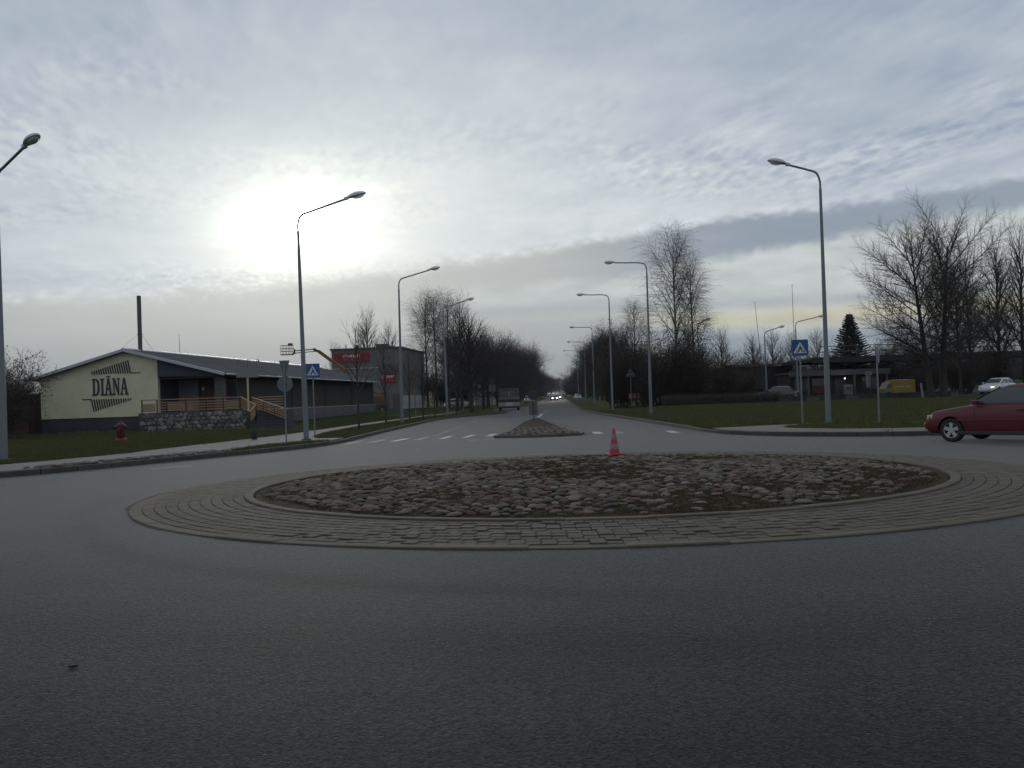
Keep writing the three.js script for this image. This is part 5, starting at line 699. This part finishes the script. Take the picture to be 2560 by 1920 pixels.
// tall loose trees behind the young ones
[[-13.0, -148, 1.08, 1, 0.4, 'birch', 'tall birch right of the depot, leftmost of the three tall ones'], [-11.0, -140, 1.05, 2, 2.5, 'birch', 'middle one of the three tall birches right of the depot'], [-8.8, -134, 1.0, 1, 4.4, 'birch', 'tall birch behind the third left street lamp'], [-6.8, -128, 1.1, 2, 1.1, 'ash', 'broad bare tree right of the birches, above the dense row'], [-22.5, -152, 1.15, 1, 0.7, 'ash', 'bare tree rising behind the depot roof, the taller one'], [-19.6, -156, 1.0, 2, 3.3, 'ash', 'lower bare tree behind the depot roof vent'], [-27.5, -150, 0.75, 2, 5, 'ash', 'faint bare treetop left of the depot above the boom lift']].forEach(([x, z, s, seed, t, kind, l]) => tree(kind === 'birch' ? 'birch_tree' : 'bare_tree', 'tree', kind, seed, x, HL(x, z), z, s, t, l, 'tall bare trees behind the depot', kind === 'birch' ? { trunk: barkGrey } : {}));
[[-16.5, -150, 1.0, 2, 1.1], [-14.8, -140, 1.05, 1, 2.2], [-9.8, -150, 1.2, 3, 0.2], [-7.5, -142, 1.1, 2, 4.0], [-12.0, -168, 1.3, 1, 5.1]].forEach(([x, z, s, seed, t], i) => tree('shrub', 'shrub', 'shrub', (seed % 2) + 1, x, HL(x, z), z, s * 1.25, t, 'bare brown shrub under the tall birches right of the depot', 'shrubs under the birches', { crown: twigRed }));
// bushes at the left edge
[[-24.0, -43.5, 0.95, 1, 0], [-25.5, -46.5, 1.1, 2, 1], [-27.2, -49.4, 1.0, 1, 2], [-29.2, -53, 1.1, 2, 3], [-30.6, -56, 0.95, 1, 4], [-27.4, -45, 1.1, 2, 5], [-30.2, -50.6, 1.15, 1, 0.7]].forEach(([x, z, s, seed, t]) => tree('shrub', 'shrub', 'shrub', seed, x, HL(x, z), z, s, t, 'dense dark bush at the left edge beside the cream gable', 'bushes at the left edge', { crown: twigM }));
[[-21.8, -37.6, 0.42, 2, 2.2], [-22.6, -39.5, 0.5, 1, 1.2]].forEach(([x, z, s, seed, t]) => tree('shrub', 'shrub', 'shrub', seed, x, HL(x, z), z, s, t, 'low brown bush beside the left edge lamp on the lawn', 'low bushes by the edge lamp', { crown: twigRed }));
// right of the street: dense row far off
[[13.2, -122, 0.92, 3, 0.5], [13.8, -134, 0.96, 1, 1.5], [14.4, -147, 0.98, 2, 2.5], [15.0, -161, 0.95, 3, 3.5], [15.6, -177, 1.05, 1, 4.5], [16.4, -196, 1.12, 2, 5.5], [17.4, -222, 1.2, 3, 0.2]].forEach(([x, z, s, seed, t], i) => tree('street_tree', 'tree', 'dense', seed, x, HR(x, z), z, s, t, i < 1 ? 'nearest dense street tree on the right behind the fourth lamp' : ordinal[i] + ' dense dark street tree of the right row, counted from the camera', i < 1 ? 'nearest right street tree' : 'far right street trees', {}));
tree('bare_tree', 'tree', 'ash', 1, 17.2, HR(17, -142), -142, 0.82, 1, 'loose bare treetop rising right of the dark right row', null, {});
// birches and thicket
tree('birch_tree', 'tree', 'birch', 1, 16.4, HR(16, -95), -95, 1.07, 0.3, 'tallest birch on the right with drooping twigs', 'birches on the right', { trunk: birchM });
tree('birch_tree', 'tree', 'birch', 2, 18.4, HR(18, -97), -97, 0.93, 2.2, 'slightly lower birch right beside the tallest one', 'birches on the right', { trunk: birchM });
tree('birch_tree', 'tree', 'birch', 1, 11.7, HR(11.7, -91), -91, 0.62, 4.1, 'small birch between the second lamp and the tall birches', 'birches on the right', { trunk: barkGrey });
[[11.0, -91.5, 1.35, 1, 0], [12.6, -90, 1.5, 2, 1], [14.2, -90.5, 1.75, 1, 2], [15.4, -92.5, 1.6, 2, 3], [16.8, -91, 1.35, 1, 4], [13.4, -94, 1.9, 2, 5], [9.9, -94, 1.15, 1, 2.6], [18.4, -93, 1.2, 2, 0.5], [20.2, -94, 1.0, 1, 1.5], [22.3, -96, 0.95, 2, 2.4]].forEach(([x, z, s, seed, t]) => tree('shrub', 'shrub', 'shrub', seed, x, HR(x, z), z, s, t, 'tall dark reddish thicket bush behind the hedge under the birches', 'thicket under the birches', { crown: twigRed }));
// bare trees over the forecourt
[[22.0, -110, 0.52, 1, 0.2], [24.5, -112, 0.62, 2, 1.3], [28.6, -114, 0.56, 1, 2.8], [31.3, -115, 0.6, 2, 3.9], [34.0, -117, 0.58, 1, 5.0], [37.5, -118, 0.6, 2, 0.8]].forEach(([x, z, s, seed, t], i) => tree('bare_tree', 'tree', 'ash', seed, x, HR(x, z), z, [s * 1.25, s, s * 1.25], t, ordinal[i] + ' low spreading bare tree from the left behind the brown building and kiosk', 'low trees behind the forecourt'));
tree('bare_tree', 'tree', 'broad', 1, 33.4, HR(33, -75.5), -75.5, [1.2, 1.15, 1.2], 0, 'big bare twin-stemmed tree spreading before the station canopy', null, { trunk: barkDark });
[[42.4, -91, 0.95, 1, 0.4, 'bare upright tree just right of the twin-stemmed tree'], [45.2, -95, 1.05, 2, 1.4, 'second bare upright tree right of the twin-stemmed tree'], [48.6, -96, 1.14, 1, 2.9, 'third bare tree right of the twin-stemmed one, behind the white car'], [49.6, -93, 1.2, 2, 4.2, 'tall bare tree cut by the right edge above the red car']].forEach(([x, z, s, seed, t, l]) => tree('bare_tree', 'tree', 'ash', seed, x, HR(x, z), z, s, t, l, 'bare trees at the right edge'));
[[38.8, -113, 1.5, 1, 0.4], [42.5, -114, 1.7, 2, 1.2], [46, -115, 1.7, 1, 2.2], [50, -116, 1.6, 2, 3.1], [54, -117, 1.7, 1, 4.1], [33, -120, 1.4, 2, 5.1], [29, -121, 1.3, 1, 0.9], [43.5, -92, 1.1, 2, 5.5], [47, -94, 1.3, 1, 0.6], [40.5, -95, 0.9, 2, 2]].forEach(([x, z, s, seed, t]) => tree('shrub', 'shrub', 'shrub', seed, x, HR(x, z), z, s, t, 'dark bare bush in the thicket behind the station canopy', 'thicket behind the canopy', { crown: twigM }));
{ // spruce
  const T = thing('spruce_tree', 'dark conical spruce behind the station canopy', 'tree', [39.9, HR(40, -113), -113]), w = new Wood(), nd = new Wood(), rnd = mulberry(44), H = 9.9;
  w.limb([[0, -0.2, 0], [0, H * 0.5, 0], [0, H, 0]], [0.2, 0.11, 0.015], 7);
  for (let k = 0; k < 34; k++) { const t = k / 34, y = 0.8 + (H - 1.0) * t, R = 3.1 * Math.pow(1 - t, 0.9) + 0.14, n = 13; for (let j = 0; j < n; j++) { const a = (j / n) * 6.283 + k * 0.7 + rnd() * 0.4, L = R * (0.8 + rnd() * 0.4), dx = Math.cos(a), dz = Math.sin(a), sag = -0.28 + t * 0.5, m = 6, pts = [], rad = []; for (let q = 0; q <= m; q++) { const u = q / m; pts.push([dx * L * u, y + sag * L * u + 0.22 * L * u * u, dz * L * u]); rad.push(0.02 * (1 - u * 0.8)); } w.limb(pts, rad, 3); for (let q = 1; q <= m * 3; q++) { const u = q / (m * 3), px = dx * L * u, py = y + sag * L * u + 0.22 * L * u * u, pz = dz * L * u; for (const s of [-1, 1]) nd.spike(px, py, pz, dx * 0.7 - dz * s * 0.9, -0.25 + rnd() * 0.3, dz * 0.7 + dx * s * 0.9, (0.22 + 0.3 * (1 - u)) * (0.55 + 0.45 * (1 - t)) * (0.9 + rnd() * 0.5), 0.075); } } }
  part('trunk', w.geo(), barkDark, T); part('crown', nd.geo(), needleM, T);
}
{ // clipped hedge
  const T = thing('clipped_hedge', 'low dark clipped hedge across the back of the right lawn', 'hedge', [12.6, HR(14, -81) - 0.05, -81.3]), tw = new Wood(), lf = new Wood(), rnd = mulberry(61);
  for (let i = 0; i < 5200; i++) { const x = rnd() * 10.2, z = (rnd() - 0.5) * 0.95, y = rnd() * 0.95; tw.spike(x, y * 0.7, z, (rnd() - 0.5), 0.8 + rnd(), (rnd() - 0.5), 0.25 + rnd() * 0.3 + (y > 0.8 ? rnd() * 0.06 : 0), 0.012); if (rnd() < 0.8) lf.leaf(x, y + 0.1 * fbm(x * 1.5, z, 2), z, 0.09, rnd); }
  part('trunk', tw.geo(), twigM, T); part('crown', lf.geo(), greenLeaf, T);
}
[[19.6, -262, 0.9], [21.5, -300, 0.9], [24, -345, 0.95], [4.4, -285, 1.0], [6.2, -318, 1.0], [8.6, -360, 1.05], [12.5, -420, 1.1], [16.0, -480, 1.1], [29.5, -430, 1.0], [33, -490, 1.1], [20.5, -575, 1.25], [24.5, -600, 1.2], [33, -585, 1.1], [25.8, -655, 1.2], [29.2, -650, 1.1], [32.4, -660, 1.2]].forEach(([x, z, s], i) => tree('far_tree', 'tree', 'dense', (i % 3) + 1, x, rise(z), z, s, i, 'small far-off tree at the end of the street', 'trees at the end of the street'));
{ // wood on the skyline, one mass
  const rnd = mulberry(91), P = proto('shrub', 2), n = 380, o = shadows(new THREE.InstancedMesh(P.crown, twigM, n)), M = new THREE.Matrix4(), Q = new THREE.Quaternion(); let k = 0;
  while (k < n) { const a = (rnd() - 0.5) * 2.9, d = 300 + rnd() * 260, side = k < 80, z = side ? -255 - rnd() * 330 : -Math.cos(a) * d, x = side ? axisX(z) + (rnd() < 0.5 ? -1 : 1) * (6.5 + rnd() * 9) : Math.sin(a) * d; if (!side && Math.abs(x - axisX(z)) < 9) continue; const s = side ? 0.8 + rnd() * 0.7 : 1.8 + rnd() * 1.4; M.compose(V(x, rise(z) + 0.2, z), Q.setFromAxisAngle(V(0, 1, 0), rnd() * 6), V(s * 1.5, s, s * 1.5)); o.setMatrixAt(k++, M); }
  o.name = 'far_wood'; tag(o, 'far-off bare wood along the skyline', null, null, 'stuff'); scene.add(o);
}
// ---------------------------------------------------------------- vehicles (forward is +x)
function loft(rings, cap = true) {
  const n = rings[0].length, pos = [], idx = []; for (const r of rings) for (const p of r) pos.push(...p);
  for (let i = 0; i < rings.length - 1; i++) for (let j = 0; j < n; j++) { const a = i * n + j, b = i * n + ((j + 1) % n); idx.push(a, b, a + n, b, b + n, a + n); }
  if (cap) for (const [r, f] of [[0, 1], [rings.length - 1, 0]]) { const c = pos.length / 3, R = rings[r]; pos.push(...[0, 1, 2].map((k) => R.reduce((s, p) => s + p[k], 0) / n)); for (let j = 0; j < n; j++) { const a = r * n + j, b = r * n + ((j + 1) % n); idx.push(...(f ? [c, b, a] : [c, a, b])); } }
  const g = new THREE.BufferGeometry(); g.setAttribute('position', new THREE.Float32BufferAttribute(pos, 3)); g.setAttribute('uv', new THREE.Float32BufferAttribute(new Float32Array(pos.length / 3 * 2), 2)); g.setIndex(idx); g.computeVertexNormals(); return g;
}
const carGeo = (() => {
  const st = [[-2.17, 0.36, 0.72, 0.62], [-2.12, 0.28, 0.86, 0.74], [-1.9, 0.22, 0.925, 0.8], [-1.4, 0.2, 0.95, 0.835], [-0.8, 0.19, 0.95, 0.85], [0, 0.19, 0.945, 0.855], [0.7, 0.19, 0.94, 0.85], [1.0, 0.19, 0.92, 0.85], [1.45, 0.2, 0.85, 0.84], [1.8, 0.21, 0.79, 0.815], [1.98, 0.22, 0.735, 0.78], [2.08, 0.24, 0.66, 0.74], [2.13, 0.28, 0.55, 0.66]];
  const sec = (x, b, t, w) => { const h = t - b, half = [[0, b], [w * 0.8, b], [w * 0.95, b + 0.05], [w, b + h * 0.3], [w, b + h * 0.62], [w * 0.985, b + h * 0.82], [w * 0.93, t - 0.025], [w * 0.8, t], [0, t + 0.025]]; return [...half.map(([z, y]) => [x, y, z]), ...half.slice(1, -1).reverse().map(([z, y]) => [x, y, -z])]; };
  const fine = []; for (let i = 0; i < st.length - 1; i++) for (let k = 0; k < 3; k++) fine.push(st[i].map((v, j) => lerp(v, st[i + 1][j], k / 3))); fine.push(st[st.length - 1]);
  let body = new Brush(loft(fine.map((s) => sec(...s)))); body.updateMatrixWorld(); const ev = new Evaluator(); ev.attributes = ['position', 'normal', 'uv']; ev.useGroups = false;
  for (const x of [1.4, -1.2]) for (const s of [-1, 1]) { const c = new Brush(place(new THREE.CylinderGeometry(0.355, 0.355, 0.34, 30), x, 0.3, s * 0.77, 0, Math.PI / 2)); c.updateMatrixWorld(); body = ev.evaluate(body, c, SUBTRACTION); body.updateMatrixWorld(); }
  const bodyG = toCreasedNormals(body.geometry, 0.5);
  const lv = [[0.88, 1.12, -1.74, 0.765], [1.0, 0.92, -1.66, 0.745], [1.13, 0.7, -1.55, 0.715], [1.26, 0.46, -1.42, 0.675], [1.35, 0.27, -1.3, 0.635], [1.4, 0.1, -1.16, 0.585], [1.43, -0.12, -1.0, 0.485], [1.44, -0.34, -0.8, 0.3]];
  const ring = ([y, xf, xr, w]) => { const out = []; for (let i = 0; i < 28; i++) { const a = (i / 28) * 2 * Math.PI, c = Math.cos(a), s = Math.sin(a), e = 0.3; out.push([(xf + xr) / 2 + (xf - xr) / 2 * Math.sign(c) * Math.pow(Math.abs(c), e), y, -w * Math.sign(s) * Math.pow(Math.abs(s), e)]); } return out; };
  const cabin = toCreasedNormals(loft(lv.map(ring)).toNonIndexed(), 0.7);
  const at = (y, k) => { for (let i = 1; i < lv.length; i++) if (y <= lv[i][0]) { const t = (y - lv[i - 1][0]) / (lv[i][0] - lv[i - 1][0]); return lerp(lv[i - 1][k], lv[i][k], t); } return lv[7][k]; };
  const side = (s, f0, f1) => sheet(6, 8, (i, j) => { const y = lerp(0.97, 1.33, i / 6), xf = at(y, 1) - 0.1, xr = at(y, 2) + 0.1, x = lerp(f0 === null ? xr : f0, f1 === null ? xf : Math.min(f1, xf), j / 8); return [x, y, s * (at(y, 3) + 0.007)]; });
  const screen = (front) => sheet(6, 8, (i, j) => { const y = lerp(0.985, 1.345, i / 6), w = at(y, 3) * 0.84; return [front ? at(y, 1) + 0.008 : at(y, 2) - 0.008, y, lerp(-w, w, j / 8)]; });
  const glass = [[1, null, -0.62], [1, -0.52, null], [-1, null, -0.62], [-1, -0.52, null]].map((a) => side(...a));
  const tyre = place(lathe([[0.19, -0.085], [0.27, -0.095], [0.298, -0.07], [0.302, 0], [0.298, 0.07], [0.27, 0.095], [0.19, 0.085]], 30), 0, 0, 0, 0, Math.PI / 2);
  const rim = [place(new THREE.TorusGeometry(0.195, 0.016, 8, 28), 0, 0, 0.07), place(new THREE.CylinderGeometry(0.055, 0.06, 0.05, 14), 0, 0, 0.06, 0, Math.PI / 2)]; for (let k = 0; k < 5; k++) rim.push(place(extrude([[-0.03, 0.03], [0.03, 0.03], [0.048, 0.19], [-0.048, 0.19]], 0.03, 0.006).translate(0, 0, 0.045), 0, 0, 0, 0, 0, k * 1.2566));
  return { bodyG, cabin, glass, front: screen(true), rear: screen(false), tyre, rim: merge(rim), well: place(new THREE.CylinderGeometry(0.19, 0.19, 0.05, 20), 0, 0, 0, 0, Math.PI / 2) };
})();
const lampLens = mat('headlamp lens', 0.55, 0.55, 0.5, 0.2), litLens = mat('lit headlamp', 1, 0.9, 0.75, 0.3, { emissive: new THREE.Color(1, 0.82, 0.6), emissiveIntensity: 22 }), alloy = mat('alloy', 0.42, 0.43, 0.44, 0.4, { metal: 0.6 }), tailM = mat('tail lamp', 0.3, 0.02, 0.02, 0.35), trimM = mat('black trim', 0.02, 0.02, 0.021, 0.6);
const dimLens = mat('dim headlamp', 0.9, 0.85, 0.7, 0.3, { emissive: new THREE.Color(1, 0.85, 0.6), emissiveIntensity: 1.6 });
function car(name, label, x, y, z, turn, paint, opt = {}) {
  const T = thing(name, label, 'car', [x, y, z], turn, opt.group); if (opt.scale) T.scale.set(...opt.scale);
  const b = part('body', carGeo.bodyG, paint, T); part('cabin', carGeo.cabin, paint, T);
  carGeo.glass.forEach((g) => part('side_window', g, glassDark, T)); part('windscreen', carGeo.front, glassDark, T); part('rear_window', carGeo.rear, glassDark, T);
  part('underside', box(3.6, 0.12, 1.3, 0, 0.24, 0), blackPlastic, T); part('axle', [bar(V(1.4, 0.3, -0.75), V(1.4, 0.3, 0.75), 0.05), bar(V(-1.2, 0.3, -0.75), V(-1.2, 0.3, 0.75), 0.05)], blackPlastic, T);
  for (const wx of [1.4, -1.2]) for (const s of [-1, 1]) { const w = part('wheel', carGeo.well, blackPlastic, T, [wx, 0.3, s * 0.735]); w.rotation.y = s > 0 ? 0 : Math.PI; part('tyre', carGeo.tyre, rubber, w); part('rim', carGeo.rim, opt.rim || alloy, w); }
  for (const s of [-1, 1]) { const h = part('headlight', rbox(0.16, 0.115, 0.34, 0.03, 2.045, 0.62, s * 0.54, s * -0.28), opt.lit ? litLens : opt.dim && s < 0 ? dimLens : lampLens, T); part('indicator', rbox(0.14, 0.1, 0.1, 0.02, 1.9, 0.64, s * 0.73, s * -0.6), mat('indicator', 0.5, 0.42, 0.22, 0.3), h); part('tail_light', rbox(0.08, 0.16, 0.3, 0.02, -2.1, 0.74, s * 0.56), tailM, T); const m = part('mirror', rbox(0.12, 0.11, 0.2, 0.03, 0.72, 1.0, s * 0.91), paint, T); part('mirror_arm', bar(V(0.75, 0.95, s * 0.74), V(0.73, 0.98, s * 0.86), 0.02), trimM, m); const d = part('door_handle', box(0.16, 0.03, 0.03, -0.32, 0.8, s * 0.852), trimM, T); part('side_moulding', rbox(2.3, 0.04, 0.018, 0.006, 0.1, 0.56, s * 0.857), opt.trim || trimM, T); part('door_seam', box(0.008, 0.5, 0.006, -0.52, 0.66, s * 0.853), trimM, T); part('door_seam', box(0.006, 0.5, 0.006, 0.78, 0.66, s * 0.852), trimM, T); part('sill', rbox(2.2, 0.09, 0.03, 0.01, 0.1, 0.24, s * 0.83), trimM, T); }
  part('grille', rbox(0.06, 0.1, 0.7, 0.02, 2.06, 0.61, 0), trimM, T); part('bumper', rbox(0.16, 0.2, 1.5, 0.06, 2.08, 0.42, 0), opt.bumper || paint, T); part('number_plate', box(0.012, 0.11, 0.5, 2.166, 0.42, 0), signWhite, T); part('rear_bumper', rbox(0.14, 0.18, 1.4, 0.05, -2.16, 0.45, 0), opt.bumper || paint, T);
  if (opt.lit) for (const s of [-1, 1]) { const L = new THREE.SpotLight(new THREE.Color(1, 0.85, 0.65), 30, 40, 0.35, 0.6); const c = Math.cos(turn), q = Math.sin(turn), lx = 2.15, lz = s * 0.56; L.position.set(x + lx * c + lz * q, y + 0.63, z - lx * q + lz * c); L.target.position.set(L.position.x + c * 12, y + 0.2, L.position.z - q * 12); L.castShadow = true; scene.add(L, L.target); }
  return T;
}
const redPaint = mat('red car paint', 0.085, 0.004, 0.008, 0.5, { clearcoat: 0.12, clearcoatRoughness: 0.25 }), whiteCar = mat('white car paint', 0.55, 0.57, 0.58, 0.4, { clearcoat: 0.5, clearcoatRoughness: 0.2 }), blackCar = mat('black car paint', 0.012, 0.012, 0.014, 0.35, { clearcoat: 0.6, clearcoatRoughness: 0.15 }), silverCar = mat('silver car paint', 0.3, 0.32, 0.33, 0.35, { metal: 0.5 });
{ // the red car on the ring, nose to the left
  const dx = -0.616, dz = -0.788, turn = Math.atan2(-dz, dx);                          // heading (dx, dz)
  const wx = 1.4, wz = -0.735, c = Math.cos(turn), s = Math.sin(turn);                                          // its near front wheel stands at (11.1, -24.4)
  car('red_car', 'dark red saloon car entering the roundabout from the right edge', 11.12 - (wx * c + wz * s), 0, -24.4 - (-wx * s + wz * c), turn, redPaint, { trim: redPaint });
}
car('oncoming_car', 'dark car with both headlights lit coming down the street', 10.2, rise(-236), -236, -Math.PI / 2 + 0.05, blackCar, { lit: true, group: 'oncoming cars with headlights' });
car('oncoming_car', 'pale car with lit headlights following the dark car', 13.4, rise(-285), -285, -Math.PI / 2 + 0.05, silverCar, { lit: true, group: 'oncoming cars with headlights' });
car('parked_car', 'white hatchback on the forecourt seen over the red car bonnet', 43.6, HR(43, -86) + 0.02, -86.5, Math.atan2(-0.62, -0.78), whiteCar, { dim: true });
car('parked_car', 'black car parked behind the hedge end on the forecourt', 24.6, HR(24, -90) - 0.05, -90, 2.9, blackCar);
car('parked_car', 'grey car parked far up the street at the right kerb', 16.6, rise(-245) + 0.02, -245, -Math.PI / 2, silverCar);
car('parked_car', 'white car parked at the far end of the street', 24.0, rise(-380) + 0.02, -380, -0.3, whiteCar);
car('parked_car', 'pale car parked behind the bus under the trees', 3.0, rise(-176) + 0.15, -176, Math.PI / 2, silverCar);
car('parked_car', 'white car parked in the yard between the left street trees', -7.6, HL(-7.6, -138), -138, 0.2, whiteCar);
{ // bus waiting in the bay
  const B = thing('bus', 'old white bus with red roof edge standing in the bay', 'bus', [-0.42, 0, -114.6]), _b = B.scale.set(1, 0.93, 1), bw = mat('bus white', 0.26, 0.26, 0.25, 0.5), bg = mat('bus grey', 0.06, 0.062, 0.062, 0.55), cr = mat('bus red', 0.16, 0.03, 0.028, 0.5);
  part('body', rbox(2.46, 2.3, 9, 0.14, 0, 1.55, -4.5), bg, B); part('lower_front', rbox(2.54, 0.56, 0.3, 0.08, 0, 0.78, -0.06), bw, B); for (const x of [-0.83, 0, 0.83]) part('front_panel', rbox(0.76, 0.44, 0.04, 0.02, x, 0.82, 0.1), x ? bw : mat('bus panel bright', 0.46, 0.46, 0.45, 0.45), B);
  const ws = part('windscreen', rbox(2.1, 0.72, 0.05, 0.03, 0, 2.12, 0.02), pane, B); part('centre_pillar', box(0.07, 0.74, 0.04, 0, 2.12, 0.06), bw, ws); part('wiper', [bar(V(-0.7, 1.8, 0.07), V(-0.3, 2.2, 0.07), 0.012), bar(V(0.3, 1.8, 0.07), V(0.7, 2.2, 0.07), 0.012)], blackPlastic, ws);
  part('front_band', box(2.44, 0.36, 0.04, 0, 1.62, 0.02), mat('bus band', 0.13, 0.13, 0.128, 0.5), B); part('dark_band', box(2.44, 0.34, 0.05, 0, 1.25, 0.01), blackPlastic, B); part('roof', rbox(2.36, 0.16, 8.9, 0.06, 0, 2.74, -4.5), bg, B); part('roof_edge', box(1.7, 0.07, 0.06, 0, 2.72, 0.02), cr, B); part('bumper', rbox(2.5, 0.24, 0.22, 0.06, 0, 0.44, 0.06), mat('bus bumper', 0.05, 0.022, 0.022, 0.6), B);
  for (const x of [-0.95, 0.95]) { const h = part('headlight', place(new THREE.CylinderGeometry(0.11, 0.11, 0.05, 16), x, 0.75, 0.13, 0, Math.PI / 2), lampLens, B); part('bezel', new THREE.TorusGeometry(0.12, 0.015, 6, 18).translate(x, 0.75, 0.155), steelDark, h); }
  for (const z of [-1.9, -6.6]) for (const s of [-1, 1]) { const w = part('wheel', place(new THREE.CylinderGeometry(0.46, 0.46, 0.26, 22), s * 1.1, 0.46, z, 0, 0, Math.PI / 2), rubber, B); part('rim', place(new THREE.CylinderGeometry(0.24, 0.24, 0.28, 16), s * 1.1, 0.46, z, 0, 0, Math.PI / 2), galv, w); }
  for (let k = 0; k < 6; k++) for (const s of [-1, 1]) part('side_window', rbox(0.04, 0.7, 1.2, 0.015, s * 1.22, 2.1, -0.9 - k * 1.35), pane, B);
}
{ // yellow delivery van, cab to the left
  const T = thing('yellow_van', 'yellow box van with white lettering standing under the big tree', 'van', [37.1, HR(36, -93) - 0.02, -93], 0.05), _s = T.scale.setScalar(0.82), ye = mat('van yellow', 0.2, 0.13, 0.012, 0.6), gy = mat('van cab', 0.14, 0.12, 0.07, 0.5);
  part('box_body', rbox(2.75, 1.62, 1.9, 0.05, 0.5, 1.18, 0), ye, T); part('roof_edge', box(1.9, 0.07, 0.1, 0.1, 1.98, 0.93), mat('roof pale', 0.4, 0.42, 0.42, 0.5), T);
  part('cab', [extrude([[-1.75, 0.42], [-0.9, 0.42], [-0.9, 1.75], [-1.25, 1.7], [-1.62, 1.1], [-1.78, 0.95]], 1.7, 0.04).translate(0, 0, -0.85)], gy, T); part('cab_window', [extrude([[-1.5, 1.12], [-1.0, 1.12], [-1.0, 1.6], [-1.22, 1.58]], 0.02).translate(0, 0, 0.895)], pane, T);
  part('lettering', [[-0.62, 0.05], [-0.5, 0.14], [-0.32, 0.12], [-0.12, 0.12], [0.2, 0.42], [0.5, 0.06], [0.85, 0.28], [1.15, 0.2]].map(([x, w]) => box(w, 0.15, 0.012, x, 1.2, 0.957)), mat('van lettering', 0.3, 0.29, 0.22, 0.6), T);
  for (const x of [-1.3, 1.2]) for (const s of [-1, 1]) { const w = part('wheel', place(new THREE.CylinderGeometry(0.33, 0.33, 0.22, 20), x, 0.33, s * 0.8, 0, Math.PI / 2), rubber, T); part('rim', place(new THREE.CylinderGeometry(0.17, 0.17, 0.24, 14), x, 0.33, s * 0.8, 0, Math.PI / 2), galv, w); }
  part('chassis', box(3.2, 0.14, 1.4, 0, 0.36, 0), blackPlastic, T);
}
{ const T = thing('white_post', 'slanting pale board leaning at the foot of the big tree', 'board', [32.6, HR(32, -76), -76.6]); part('board', box(0.14, 1.25, 0.05, 0, 0.6, 0, 0, 0, 0.12), mat('pale board', 0.3, 0.3, 0.3, 0.8), T); part('brace', bar(V(0.05, 0.05, -0.35), V(0.0, 0.8, -0.03), 0.02), steelDark, T); }
{ const T = thing('dark_scrap', 'small dark scrap lying on the asphalt near the bottom left', 'scrap', [-2.64, 0.006, -5.69]); part('scrap', place(extrude([[-0.022, -0.008], [0.0, -0.012], [0.022, -0.004], [0.015, 0.008], [-0.01, 0.01]], 0.008, 0.003), 0, 0.001, 0, 0.2, -Math.PI / 2), mat('scrap', 0.008, 0.008, 0.008, 0.8), T); }
renderer.render(scene, camera);
